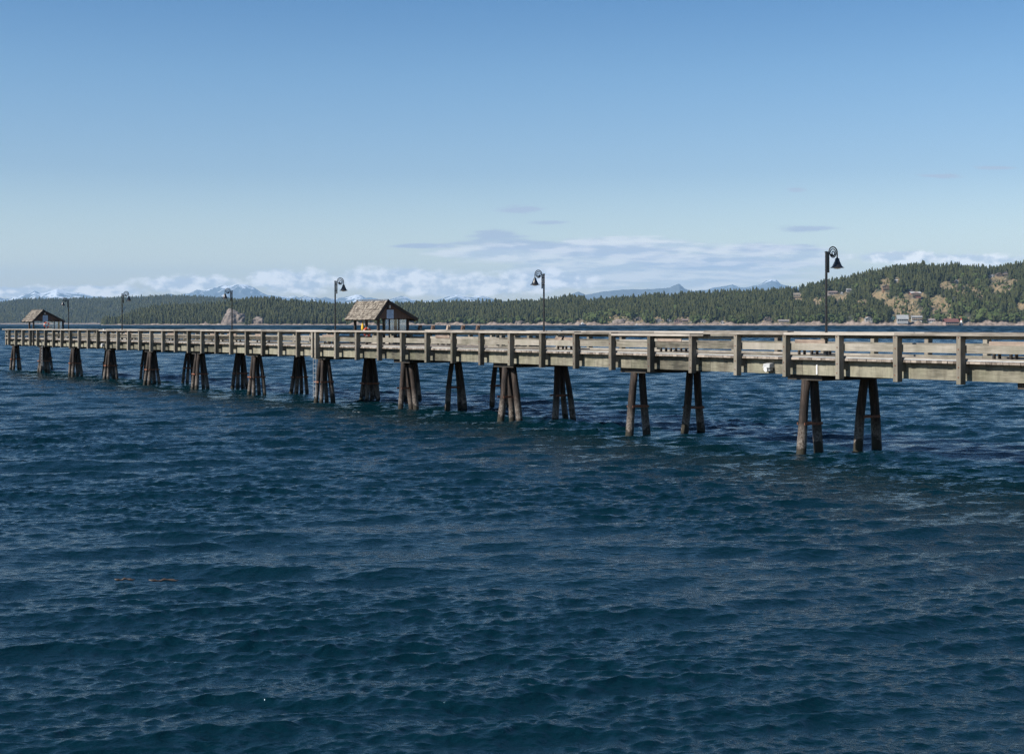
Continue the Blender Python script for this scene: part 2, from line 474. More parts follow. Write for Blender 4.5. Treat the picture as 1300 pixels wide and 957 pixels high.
# ------------------------------------------------------------------ lamps
def make_lamp():
    root = empty("street_lamp")
    H = 4.12
    mb = MB()
    mb.lathe([(0.13, 0), (0.13, .03), (0.10, .06), (0.085, .3), (0.075, .34), (0.052, .36), (0.052, 2.0), (0.064, 2.02), (0.064, 2.06), (0.05, 2.08), (0.048, H), (0.065, H + .005), (0.065, H + .04), (0.0, H + .06)], n=16)
    mb.build("pole", M["black"], root)
    mb = MB()   # flat bracket beside the pole
    mb.box(.085, .155, -.03, .03, H - .78, H + .02, b=.01)
    for z in (H - .6, H - .2): mb.box(.03, .09, -.05, .05, z, z + .05)
    mb.build("bracket", M["black"], root)
    mb = MB()   # the hoop that carries the shade
    cx, cz, r = .37, H + .0, .235
    pts = [(.135, 0, H - .1)]
    for k in range(15):
        th = math.pi - math.pi * k / 14
        pts.append((cx + r * math.cos(th), 0, cz + r * math.sin(th)))
    pts += [(cx + r, 0, cz - .1), (cx + r, 0, cz - .18)]
    mb.tube(pts, .026, n=8)
    mb.build("arm", M["black"], root, smooth=True)
    mb = MB()   # scroll medallion inside the hoop
    rr = .165
    cz2 = cz - .015
    ring = [(cx + rr * math.cos(2 * math.pi * k / 24), 0, cz2 + rr * math.sin(2 * math.pi * k / 24)) for k in range(25)]
    mb.tube(ring, .022, n=6)
    sc = []
    for k in range(22):
        th = R(200) + R(430) * k / 21; q = .125 - .085 * k / 21
        sc.append((cx + q * math.cos(th), 0, cz2 + q * math.sin(th)))
    mb.tube(sc, [.026 - .008 * k / 21 for k in range(22)], n=6)
    mb.tube([(cx - .1, 0, cz2 - .03), (cx - .05, 0, cz2 - .085), (cx + .03, 0, cz2 - .1), (cx + .1, 0, cz2 - .05)], [.02, .035, .035, .02], n=6)
    mb.build("scroll", M["black"], root, smooth=True)
    mb = MB()
    bx = cx + r
    top = cz - .17
    prof = [(0.0, top + .0), (.035, top), (.04, top - .03), (.085, top - .05), (.09, top - .11), (.10, top - .15), (.125, top - .2), (.15, top - .26), (.185, top - .33), (.235, top - .385), (.265, top - .40), (.268, top - .415), (.25, top - .412), (.18, top - .36), (.12, top - .25), (0.02, top - .15)]
    mb.lathe(prof, bx, 0, 0, n=24)
    sh = mb.build("lamp_shade", M["black"], root, smooth=True)
    mb = MB()
    mb.lathe([(.17, top - .385), (.16, top - .42), (.1, top - .45), (0.0, top - .46)], bx, 0, 0, n=20)
    mb.build("lens", M["lens"], sh, smooth=True)
    return root
lamp0 = make_lamp()
lamps = [  # px of pole, w, head towards +w?
    (1049, -0.5, True, "tall black lamp post nearest the shore, bell shade hanging over the pier deck"),
    (690.5, 3.8, False, "black lamp post on the far railing, second closest to the shore, bell shade turned left"),
    (425.5, -0.5, True, "black lamp post standing just left of the larger shelter, bell shade on its right"),
    (294.5, 3.8, False, "black lamp post in front of the grey rock bluff, bell shade turned left"),
    (155, -0.5, True, "small distant black lamp post, bell shade on the right, second nearest the pier head"),
    (87, 3.8, False, "farthest black lamp post, beside the small shelter at the pier head"),
]
for i, (px, w, plus, lab) in enumerate(lamps):
    o = lamp0 if i == 0 else copy_tree(lamp0)
    t = t_at(px, w)
    o.location = W(t, w, deckz(t))
    o.rotation_euler = (0, 0, math.atan2(VY, VX) if plus else math.atan2(-VY, -VX))
    tag(o, lab, "street lamp", "black bell lamps along the pier")

# ------------------------------------------------------------------ shelters
def make_shelter(t_near, w_c, L, pw, ov, eave, ridge, label, apex=.29, long_post=False):
    """local frame as the pier: x=-t, y=w. near gable at local x=0, extends to x=-L"""
    dz = deckz(t_near)
    root = empty("pier_shelter", W(t_near, w_c, dz), RZ)
    hw = pw / 2
    for x in ((-ov, -1.7) if long_post else (-ov, -ov - (L - 2 * ov) / 2, -L + ov)):
        for y in (-hw, hw):
            mb = MB()
            mb.box(x - .08, x + .08, y - .08, y + .08, (-0.7 if (long_post and y < 0 and x == -ov) else 0.0), eave + .02, b=.01)
            mb.build("post", M["shelter_dark"], root)
    mb = MB()
    for y in (-hw, hw): mb.box(-L + ov * .5, -ov * .5, y - .09, y + .09, eave + .025, eave + .17)
    for x in (-ov, -L + ov): mb.box(x - .08, x + .08, -hw + .095, hw - .095, eave + .025, eave + .17)
    mb.build("beam", M["shelter"], root)
    rw = hw + ov
    ya = -rw + 2 * rw * apex
    for x in (-.12, -L + .12):
        mb = MB()
        a, b = x - .03, x + .03
        zb, zt = eave + .04, ridge - .1
        yb = rw - .12
        mb.add([(a, -yb, zb), (b, -yb, zb), (b, yb, zb), (a, yb, zb), (a, ya, zt), (b, ya, zt)], [(0, 3, 2, 1), (0, 1, 5, 4), (2, 3, 4, 5), (1, 2, 5), (3, 0, 4)])
        for k in range(1, 14):  # board battens
            y = -yb + 2 * yb * k / 14
            zz = zb + (zt - zb) * ((y + yb) / (ya + yb) if y < ya else (yb - y) / (yb - ya)) - .05
            if zz > zb + .05:
                q = b + .001 if x > -1 else a - .001
                mb.box(min(q, q + (.012 if x > -1 else -.012)), max(q, q + (.012 if x > -1 else -.012)), y - .012, y + .012, zb + .01, zz)
        mb.build("gable", M["shelter"], root)
    # roof: sheathing with rows of cedar shakes, dark barge boards
    for sgn in (-1, 1):
        mb = MB()
        th = .05
        run = rw + ya if sgn < 0 else rw - ya
        slope_len = math.hypot(run, ridge - eave)
        def P(x, d, up):   # d distance down from ridge
            k = d / slope_len
            nx = (ridge - eave) / slope_len; nz = run / slope_len
            return (x, ya + sgn * (run * k + nx * up), ridge - (ridge - eave) * k + nz * up)
        def slab(x0, x1, d0, d1, u0, u1, ub0, ub1, tint):
            p = [P(x0, d0, ub0), P(x1, d0, ub0), P(x1, d1, ub1), P(x0, d1, ub1), P(x0, d0, u0), P(x1, d0, u0), P(x1, d1, u1), P(x0, d1, u1)]
            if sgn < 0: p = [p[i] for i in (3, 2, 1, 0, 7, 6, 5, 4)]
            mb.hexa(p, tint)
        slab(-L, 0, 0.0, slope_len, 0, 0, -.05, -.05, .1)
        rows = max(6, int(slope_len / .155))
        for r_ in range(rows):
            d0 = slope_len * r_ / rows; d1 = slope_len * (r_ + 1) / rows + .06
            x = -L - .03
            while x < .02:
                wd = random.uniform(.11, .22)
                x1 = min(x + wd, .04)
                e = random.uniform(-.025, .03)
                slab(x, x1 - .008, d0, d1 + e, .012, .045 + random.uniform(0, .02), .004, .006, random.random())
                x += wd
        rf_ = mb.build("roof", M["shake"], root)
        mb2 = MB(); mb_, mb = mb, mb2
        for (x0, x1) in ((.045, .085), (-L - .085, -L - .045)):
            slab(x0, x1, -.02, slope_len + .03, .05, .05, -.15, -.15, .5)
        slab(-L, 0, slope_len + .0, slope_len + .035, -.0, -.0, -.13, -.13, .5)
        mb2.build("barge_board", M["shelter_dark"], rf_)
    mb = MB(); mb.box(-L - .03, .03, ya - .09, ya + .09, ridge + .05, ridge + .085); mb.build("ridge_cap", M["shake"], root)
    # notice board on the near gable, with rows of print too small to read
    mb = MB()
    zb = eave + .03
    yc = ya + .14 * rw
    mb.box(-.085, -.06, yc - .26, yc + .26, zb, zb + .6, tint=.5)
    for k in range(6): mb.box(-.06, -.055, yc - .21, yc + .21 - .1 * (k % 3 == 1), zb + .07 + .085 * k, zb + .095 + .085 * k, mat=1)
    mb.build("notice_board", [M["ltblue"], M["text"]], root)
    mb = MB(); mb.box(-.085, .08, ya - .03, ya + .1, eave + .68, eave + .95, b=.02); mb.box(-.085, -.02, ya + .16, ya + .23, eave + .74, eave + .93, mat=1)
    mb.build("gable_light", [M["black"], M["white"]], root)
    mb = MB()   # clear screens between the far posts and the near pair
    mb.box(-L + ov + .12, -ov - .12, hw - .012, hw + .012, .75, eave - .02)
    mb.box(-ov - .012, -ov + .012, -hw * .25, hw - .13, .75, eave - .02)
    mb.build("windscreen", M["glass"], root)
    for y in (-hw * .25, hw * .4):
        mb = MB(); mb.box(-ov - .04, -ov + .04, y - .04, y + .04, 0, eave + .02); mb.build("mullion", M["shelter_dark"], root)
    tag(root, label, "shelter", "gabled shelters on the pier")
    return root

s1 = make_shelter(44.0, 5.5, 4.4, 2.27, .5, 1.74, 3.0, "larger brown open shelter with cedar shake gable roof, halfway along the pier")
t2 = t_at(43.5, -0.95)
s2 = make_shelter(t2 + 0.3, 0.62, 4.2, 3.05, .15, 1.80, 2.98, "small distant brown gabled shelter at the head of the pier", apex=.33, long_post=True)

# life rings hung in the shelters
def make_ring(loc, label):
    root = empty("life_ring", loc, RZ)
    mb = MB()
    r, q = .25, .065
    for k in range(4):
        for part, (a0, a1) in enumerate(((0, 62), (62, 90))):
            pts = []
            for j in range(7):
                th = R(90 * k + a0 + (a1 - a0) * j / 6)
                pts.append((0, r * math.cos(th), r * math.sin(th)))
            mb.tube(pts, q, n=10, mat=0 if part == 0 else 1)
    mb.build("ring", [M["red"], M["white"]], root, smooth=True)
    tag(root, label, "life ring", "red life rings hung in the shelters")
    return root
mid = s1.matrix_basis
pxw = 5.5 - 1.135
tl = t_at(465, pxw)
make_ring(W(tl - .13, pxw + .0, deckz(tl) + .86), "orange red life ring hung on a post of the larger shelter")
tb = tl - .1
mb = MB()   # yellow throw bag hanging beside the first ring: tapering bag with cord
mb.lathe([(0.0, 0), (.11, .02), (.13, .2), (.09, .5), (.05, .66), (.02, .72), (.0, .73)], n=14)
mb.tube([(0, 0, .72), (.03, 0, .82)], .012, n=6)
yb = mb.build("throw_bag", M["yellow"], None, smooth=True); p = W(tb + .35, pxw - .15, deckz(tb) + .95); yb.location = p; yb.scale = (.8, .8, .85)
tag(yb, "yellow rescue throw bag hanging beside the life ring in the larger shelter", "throw bag")
t2r = t_at(47.5, .9)
make_ring(W(t2 + .1, 0.35, deckz(t2) + 1.42), "red and white life ring hung in the distant shelter at the pier head")

# ------------------------------------------------------------------ benches
def make_bench():
    root = empty("bench")
    mb = MB()
    for k in range(3): mb.box(-.9, .9, -.2 + .145 * k, -.2 + .13 + .145 * k, .42, .47, b=.008)
    mb.build("seat", M["bench"], root)
    mb = MB()
    mb.box(-.9, .9, -.275, -.23, .475, .66, b=.008)
    mb.build("backrest", M["bench"], root)
    for x in (-.75, 0, .75):
        for y in (-.16, .16):
            mb = MB(); mb.box(x - .045, x + .045, y - .045, y + .045, 0, .42); mb.build("leg", M["shelter_dark"], root)
    return root
bench0 = make_bench()
benches = [
    (1287, "pale wooden bench closest to the shore end of the pier, right of the nearest lamp"),
    (1034, "pale wooden bench beside the foot of the nearest lamp post"),
    (855, "wooden bench behind the lowered stretch of front railing"),
    (722, "pale wooden bench just right of the second nearest lamp post"),
    (566, "pale wooden bench by the rod holders right of the larger shelter"),
    (421, "wooden bench beside the lamp left of the larger shelter"),
    (334, "wooden bench between the boarding gap and the lamp by the rock bluff"),
    (298, "pale wooden bench at the foot of the lamp by the rock bluff"),
    (276, "wooden bench one bay farther out than the lamp by the rock bluff"),
    (221, "wooden bench midway between the two small lamps far out"),
    (166, "distant wooden bench beside the second farthest lamp"),
]
for i, (px, lab) in enumerate(benches):
    o = bench0 if i == 0 else copy_tree(bench0)
    w = 3.2
    if px == 566: w = 6.6
    t = t_at(px, w)
    o.location = W(t, w, deckz(t) + .003); o.rotation_euler = (0, 0, RZ)
    tag(o, lab, "bench", "wooden benches on the pier deck")

# rod holders on the platform's outer rail: slanted notched blocks
def make_rod():
    root = empty("rod_holder")
    mb = MB()
    for y in (-.06, .06):
        b = .022
        mb.hexa([(-.10, y - b, 0), (.06, y - b, 0), (.06, y + b, 0), (-.10, y + b, 0), (-.17, y - b, .24), (-.02, y - b, .24), (-.02, y + b, .24), (-.17, y + b, .24)])
    mb.build("cheek", M["shelter"], root)
    mb = MB(); mb.hexa([(-.085, -.036, 0), (.045, -.036, 0), (.045, .036, 0), (-.085, .036, 0), (-.11, -.036, .12), (.01, -.036, .12), (.01, .036, .12), (-.11, .036, .12)])
    mb.build("block", M["cap"], root)
    return root
rod0 = make_rod()
rods = [(532.5, "dark slanted rod holder on the platform rail, closest to the larger shelter"), (549, "dark slanted rod holder, second from the larger shelter"),
        (568.5, "tan rod holder on the platform rail, the palest of the row"), (587, "dark rod holder on the platform rail, right of the tan one"), (606, "rod holder farthest from the larger shelter")]
for i, (px, lab) in enumerate(rods):
    o = rod0 if i == 0 else copy_tree(rod0)
    w = PW + .08
    t = t_at(px, w)
    o.location = W(t, w, deckz(t) + 1.01); o.rotation_euler = (0, 0, RZ + math.pi)
    if 'tan' in lab and 'palest' in lab:
        for ch in o.children:
            if ch.name.startswith("cheek"):
                ch.data = ch.data.copy(); ch.data.materials[0] = M["bench"]
    o.scale = (1.25, 1.25, 1.25)
    tag(o, lab, "rod holder", "fishing rod holders on the platform rail")

# floodlights under the deck edge
def make_flood():
    root = empty("floodlight")
    mb = MB()
    # sloping hood
    mb.hexa([(-.20, -.30, .0), (.20, -.30, .0), (.20, .0, .0), (-.20, .0, .0), (-.17, -.26, .16), (.17, -.26, .16), (.17, -.0, .2), (-.17, -.0, .2)])
    mb.build("hood", M["pipe2"], root)
    mb = MB(); mb.box(-.14, .14, -.22, -.02, -.14, -.003, b=.02); mb.build("housing", M["galv"], root)
    mb = MB(); mb.tube([(-.05, -.22, -.06), (-.05, -.29, -.075)], [.085, .1], n=16); mb.build("lamp_lens", M["white"], root)
    return root
fl0 = make_flood()
for i, (px, zz, lab) in enumerate(((977, -.45, "white hooded floodlight on the beam below the deck, near the shore end"), (131.5, -.45, "small white floodlight on the beam below the deck, far out"))):
    o = fl0 if i == 0 else copy_tree(fl0)
    t = t_at(px, -.6); o.location = W(t, -.503, deckz(t) + zz); o.rotation_euler = (0, 0, RZ)
    tag(o, lab, "floodlight", "floodlights on the pier beam")
mb = MB(); t = t_at(1037, -.52); mb.box(-.035, .035, -.03, .0, -.66, -.28, b=.006)
o = mb.build("drain_pipe", M["white"]); o.location = W(t, -.503, deckz(t)); o.rotation_euler = (0, 0, RZ)
tag(o, "short white drain pipe fixed upright on the beam beside the floodlight", "pipe")

# black bracket light standing on the mid rail
def make_scope():
    root = empty("bracket_light")
    mb = MB()
    pts = [(0, 0, 0)] + [(-.02 + .16 * math.sin(R(a)) * .6, 0, .2 - .17 * math.cos(R(a)) + .02) for a in range(20, 190, 17)] + [(-.1, 0, .40)]
    mb.tube(pts, [.05] * len(pts), n=8)
    mb.build("arm", M["black"], root, smooth=True)
    mb = MB(); mb.lathe([(0, .46), (.09, .44), (.15, .36), (.16, .27), (.13, .23), (0, .22)], -.17, 0, 0, n=16); mb.build("dome", M["galv"], root, smooth=True)
    mb = MB(); mb.box(-.12, .12, -.04, .04, -.16, .0, b=.01); mb.build("base", M["black"], root)
    return root
sc0 = make_scope()
for i, (px, lab) in enumerate(((714, "black curved bracket light with pale dome, by the step in the cap rail"), (133, "small black bracket light on the railing above the distant floodlight"))):
    o = sc0 if i == 0 else copy_tree(sc0)
    w = WF + .12
    t = t_at(px, w); o.location = W(t, w, deckz(t) + .58); o.rotation_euler = (0, 0, RZ)
    tag(o, lab, "bracket light", "black bracket lights on the railing")

# ladders
def make_ladder(t, w, z0, label):
    root = empty("ladder", W(t, w, 0), RZ)
    zt = deckz(t)
    for x in (-.2, .2):
        mb = MB(); mb.tube([(x, 0, z0), (x, 0, zt + .1)], .017, n=8); mb.build("rail", M["pipe"], root)
    z = z0 + .15
    while z < zt:
        mb = MB(); mb.tube([(-.18, 0, z), (.18, 0, z)], .011, n=6); mb.build("rung", M["pipe"], root)
        z += .3
    tag(root, label, "ladder", "metal ladders down to the water")
make_ladder((ladder_t0 + ladder_t1) / 2 - .1, -.62, .3, "thin metal ladder hanging from the gap in the front railing, left of the larger shelter")
tl2 = t_at(53, -.58); make_ladder(tl2, -.58, .8, "distant metal ladder below the pier head, in front of the piles")

# ------------------------------------------------------------------ water
def build_water():
    a_in = np.linspace(-0.70, 0.70, 1260)
    a = np.concatenate([[-14, -6, -3, -1.8, -1.3, -1.0, -.86, -.77, -.73], a_in, [.73, .77, .86, 1.0, 1.3, 1.8, 3, 6, 14]])
    d = [11.0]
    while d[-1] < 420:
        x = d[-1]
        d.append(x + 0.026 + max(0, x - 26) * 0.0030)
    while d[-1] < 4200: d.append(d[-1] * 1.0055)
    while d[-1] < 49000: d.append(d[-1] * 1.08)
    d = np.array(d)
    A, D = np.meshgrid(a, d)
    X = A * D; Y = D.copy(); Z = np.zeros_like(X)
    sp_r = np.gradient(d)[:, None] * np.ones_like(X)
    sp_c = np.gradient(a)[None, :] * D
    spc = np.maximum(sp_r, sp_c)
    # spectrum
    nw = 150
    lam = np.concatenate([np.exp(np.linspace(math.log(0.22), math.log(7.5), 96)), np.exp(np.linspace(math.log(7.8), math.log(110), 54))]) * rng.uniform(.95, 1.05, nw)
    dn = d[:, None] * np.ones_like(X)
    wind = R(-76)   # direction the waves travel (towards the lower right)
    dx_, dy_, dz_ = np.zeros_like(X), np.zeros_like(X), np.zeros_like(X)
    # slow amplitude patches (gusts)
    gust = np.ones_like(X)
    for _ in range(9):
        a_ = rng.uniform(0, 6.28); kk = 2 * math.pi / rng.uniform(5, 26)
        gust += .2 * np.sin(kk * (math.cos(a_) * X + math.sin(a_) * Y * .7) + rng.uniform(0, 6.28))
    gust = np.clip(gust, .45, 1.7)
    for i in range(nw):
        l = lam[i]
        spread = 0.6 if l < .7 else (0.4 if l < 1.6 else (0.26 if l < 7.6 else .6))
        th = wind + rng.normal(0, spread)
        k = 2 * math.pi / l
        kx, ky = math.cos(th), math.sin(th)
        lp = np.maximum(1.25, 4.5 * sp_r[:, :1])          # peak of the wave slope grows with what the sheet still resolves
        base = 1.1 if l < .5 else (0.92 if l < 1.2 else 1.0)
        slope = 0.038 * base * np.where(l < lp, 1.0, (lp / l) ** (.38 if l < 5 else (1.2 if l < 7.6 else 2.0)))
        if l < .9: slope = slope * gust
        slope = slope * (1 + .45 * np.clip((dn - 26) / 40, 0, 1))
        if l > 7.6: slope = slope * 1.7 * np.clip((lp / 1.7 - 1.0) * 2, 0, 1) * np.clip((2600 - dn[:, :1]) / 1400, .12, 1)
        amp = slope / k
        ph = rng.uniform(0, 6.28)
        need = spc * (abs(ky) * 1.0 + 0.3) * 2.6
        wgt = np.clip((l / need - .8) / .6, 0, 1)
        pm = 0.75 + 0.5 * np.sin(X * rng.uniform(-.12, .12) + Y * rng.uniform(-.12, .12) + ph * 3)
        arg = k * (kx * X + ky * Y) + ph
        am = amp * wgt * pm
        arg = arg - .68 * np.sin(arg)      # steeper leading faces
        s_, c_ = np.sin(arg), np.cos(arg)
        dz_ += am * s_
        q = 1.0 if l > .6 else .6
        dx_ += q * am * kx * c_; dy_ += q * am * ky * c_
    X = X + dx_; Y = Y + dy_; Z = dz_
    nr, nc = X.shape
    co = np.stack([X, Y, Z], -1).reshape(-1, 3).astype(np.float32)
    idx = np.arange(nr * nc).reshape(nr, nc)
    q = np.stack([idx[:-1, :-1], idx[:-1, 1:], idx[1:, 1:], idx[1:, :-1]], -1).reshape(-1, 4)
    me = bpy.data.meshes.new("water")
    me.vertices.add(len(co)); me.vertices.foreach_set("co", co.ravel())
    me.loops.add(q.size); me.loops.foreach_set("vertex_index", q.ravel().astype(np.int32))
    me.polygons.add(len(q)); me.polygons.foreach_set("loop_start", (np.arange(len(q)) * 4).astype(np.int32))
    me.polygons.foreach_set("use_smooth", np.ones(len(q), dtype=bool))
    me.update(calc_edges=True)
    # a few small breaking crests
    foam = np.zeros(nr * nc, np.float32)
    zf = dz_.ravel(); cand = np.where((zf > np.percentile(zf[: nr * nc // 2], 99.0)) & (D.ravel() > 42) & (D.ravel() < 130) & (np.abs(A.ravel()) < .5))[0]
    cx_, cy_ = co[:, 0], co[:, 1]
    Dr = D.ravel()
    for c in rng.choice(cand, 26, replace=False):
        rx, ry = rng.uniform(.1, .3), rng.uniform(.04, .09)
        r0 = max(0, c // nc - 14) * nc; r1 = min(nr, c // nc + 15) * nc
        dd = ((cx_[r0:r1] - cx_[c]) / rx) ** 2 + ((cy_[r0:r1] - cy_[c]) / ry) ** 2
        foam[r0:r1] = np.maximum(foam[r0:r1], np.clip(1.3 - dd, 0, 1))
    print("foam rows", sorted(set(np.round(Dr[foam > .5]).astype(int)))[:5])
    at = me.attributes.new("foam", 'FLOAT', 'POINT'); at.data.foreach_set("value", foam)
    m, nt, b = nodes("sea_water")
    b.inputs["Base Color"].default_value = (0.0010, 0.0122, 0.0182, 1)
    b.inputs["Roughness"].default_value = 0.06
    b.inputs["Specular Tint"].default_value = (.78, .98, 1.22, 1); b.inputs["IOR"].default_value = 1.33; b.inputs["Specular IOR Level"].default_value = .42
    geo = N(nt, "ShaderNodeNewGeometry")
    mp = N(nt, "ShaderNodeMapping"); mp.inputs["Scale"].default_value = (0.8, 1.25, 1); mp.inputs["Rotation"].default_value = (0, 0, R(18))
    nt.links.new(geo.outputs["Position"], mp.inputs[0])
    # fine ripples everywhere, longer chop only where the mesh no longer resolves it
    n1 = N(nt, "ShaderNodeTexNoise"); n1.inputs["Scale"].default_value = 5.0; n1.inputs["Detail"].default_value = 5; n1.inputs["Roughness"].default_value = .55
    n2 = N(nt, "ShaderNodeTexNoise"); n2.inputs["Scale"].default_value = 0.75; n2.inputs["Detail"].default_value = 4
    for n in (n1, n2): nt.links.new(mp.outputs[0], n.inputs["Vector"])
    cd = N(nt, "ShaderNodeCameraData")
    ln = N(nt, "ShaderNodeVectorMath", operation='LENGTH'); nt.links.new(geo.outputs["Position"], ln.inputs[0])
    far = N(nt, "ShaderNodeMapRange"); far.inputs[1].default_value = 90; far.inputs[2].default_value = 260; far.inputs[3].default_value = 0.0; far.inputs[4].default_value = .7
    nt.links.new(ln.outputs["Value"], far.inputs[0])
    hgt = math_n(nt, 'ADD', math_n(nt, 'MULTIPLY', n1.outputs[0], 0.06), math_n(nt, 'MULTIPLY', math_n(nt, 'MULTIPLY', n2.outputs[0], 0.42), far.outputs[0]))
    bp = N(nt, "ShaderNodeBump"); bp.inputs["Strength"].default_value = 1.0; bp.inputs["Distance"].default_value = 1.0
    nt.links.new(hgt, bp.inputs["Height"]); nt.links.new(bp.outputs[0], b.inputs["Normal"])
    nt.nodes.remove(cd)
    rr = N(nt, "ShaderNodeMapRange"); rr.inputs[1].default_value = 60; rr.inputs[2].default_value = 1500; rr.inputs[3].default_value = .085; rr.inputs[4].default_value = .45
    nt.links.new(ln.outputs["Value"], rr.inputs[0]); nt.links.new(rr.outputs[0], b.inputs["Roughness"])
    sl_ = N(nt, "ShaderNodeMapRange"); sl_.inputs[1].default_value = 60; sl_.inputs[2].default_value = 1200; sl_.inputs[3].default_value = .5; sl_.inputs[4].default_value = .2
    nt.links.new(ln.outputs["Value"], sl_.inputs[0]); nt.links.new(sl_.outputs[0], b.inputs["Specular IOR Level"])
    fa = N(nt, "ShaderNodeAttribute", attribute_name="foam")
    fn = N(nt, "ShaderNodeTexNoise"); fn.inputs["Scale"].default_value = 7; fn.inputs["Detail"].default_value = 6
    nt.links.new(geo.outputs["Position"], fn.inputs["Vector"])
    fv = math_n(nt, 'MULTIPLY', fa.outputs["Fac"], math_n(nt, 'GREATER_THAN', fn.outputs[0], .52))
    nt.links.new(mixc(nt, fv, (0.0010, 0.0122, 0.0182), (.28, .3, .3)), b.inputs["Base Color"])
    me.materials.append(m)
    o = bpy.data.objects.new("water", me); COL.objects.link(o)
    tag(o, "dark blue wind ruffled sea water", None, None, "structure")
    return o
build_water()

# floating kelp and driftwood
def drift(px, py, L, label, mat):
    Y = EYE * F / (py - HY); X = (px - CX) / F * Y
    mb = MB()
    pts = []
    for k in range(11):
        u = k / 10 - .5
        pts.append((u * L, .03 * L * math.sin(u * 5 + px), .012 * math.sin(u * 11 + px) + .006 * math.cos(u * 23)))
    mb.tube(pts, [.006] + [.020 + .008 * math.sin(k * 2.1) for k in range(9)] + [.006], n=7)
    mb.tube([pts[4], (pts[4][0] + .07, .05, .015)], [.012, .004], n=5)
    o = mb.build("driftwood", mat, None, smooth=True); o.location = (X, Y, .045); o.rotation_euler = (0, 0, R(5))
    tag(o, label, "driftwood", "sticks afloat on the water")
drift(208, 739, .6, "thin brown stick afloat on open water, the longer of two lying close together", M["kelp"])
drift(158, 738, .4, "short brown stick afloat just left of the longer one", M["kelp"])

# ------------------------------------------------------------------ hills
class Hill:
    def __init__(s, sky, ys, dep, th, bank, seed):
        s.sx, s.sy = zip(*sky); s.ysx, s.ysy = zip(*ys); s.dep, s.th, s.bank, s.seed = dep, th, bank, seed
    def Ys(s, px): return np.interp(px, s.ysx, s.ysy)
    def Yd(s, px, u): return s.Ys(px) + u * s.dep
    def z(s, px, u):
        Yr = s.Yd(px, 1.0)
        Hr = np.maximum((HY - np.interp(px, s.sx, s.sy)) * Yr / F + EYE - s.th * .9, 2.0)
        w1 = s.seed
        bk = s.bank * (0.6 + .45 * np.sin(px * .11 + w1) + .4 * np.sin(px * .29 + 2 * w1) + .2 * np.sin(px * .9 + w1))
        bk = np.minimum(np.maximum(bk, 1.2), Hr * .7)
        ub = .035
        k = np.clip(u / ub, 0, 1); bank = bk * k * k * (3 - 2 * k)
        g = np.clip((u - ub * .5) / (1 - ub * .5), 0, None)
        prof = np.where(g < 1, np.clip(g, 1e-6, 1) ** .88, 1 - .35 * (g - 1))
        nz = (np.sin(px * .05 * 1.7 + u * 9 + w1) + np.sin(px * .13 + u * 17 + 2 * w1) * .6 + np.sin(px * .31 - u * 31 + w1) * .35)
        amp = Hr * .045 * np.clip(g * 4, 0, 1) * np.clip((1.0 - g) * 3, 0, 1)
        return np.where(u < 0, u * 60, bank + (Hr - bk) * prof + nz * amp)
    def world(s, px, u):
        Y = s.Yd(px, u); return (px - CX) / F * Y, Y, s.z(px, u)
    def proj(s, px, u):
        X, Y, Z = s.world(px, u); return HY - (Z - EYE) * F / Y
    def at_px(s, px, py):
        us = np.linspace(0.0, 1.0, 600)
        pr = s.proj(np.full_like(us, px), us)
        return float(us[np.argmin(np.abs(pr - py))])

skyA = [(330, 408), (380, 391), (430, 386), (480, 385), (530, 384), (560, 383.5), (600, 383), (640, 382.5), (680, 381.5), (700, 379), (720, 376), (738, 375), (748, 381), (765, 379), (780, 377), (800, 377.5), (820, 375), (833, 372), (850, 374), (880, 371), (900, 370), (940, 368.5), (970, 368), (1000, 365.5), (1020, 363), (1040, 357.5), (1060, 354), (1080, 349.5), (1100, 345), (1120, 341), (1140, 337.5), (1160, 334), (1180, 334.5), (1200, 335.5), (1220, 335.5), (1240, 336.5), (1256, 339.5), (1270, 337), (1290, 334), (1320, 334), (1400, 339), (1520, 352), (1640, 375)]
A = Hill(skyA, [(330, 4050), (520, 3700), (740, 3450), (900, 3300), (1100, 3100), (1640, 2950)], 720, 19, 5.5, 1.3)
skyB = [(128, 412.3), (150, 404), (165, 397), (185, 390), (215, 386.5), (250, 385.5), (270, 385), (285, 383), (300, 381), (315, 379), (328, 377.5), (345, 378), (365, 381), (390, 382.5), (410, 384.5), (430, 388), (445, 396), (456, 406), (464, 412)]
B = Hill(skyB, [(128, 4300), (300, 3900), (464, 3850)], 420, 19, 2.2, 4.1)
skyC = [(-220, 392), (-100, 388), (0, 383), (20, 380), (40, 378.5), (60, 379), (80, 379), (100, 377.5), (130, 377.5), (160, 377), (180, 376), (200, 375), (212, 374), (235, 374.5), (260, 376), (285, 377.5), (300, 379.5), (340, 382), (400, 383.5), (440, 386), (470, 388), (560, 396), (620, 409)]
C = Hill(skyC, [(-220, 7600), (620, 7000)], 1800, 19, 1.2, 2.2)

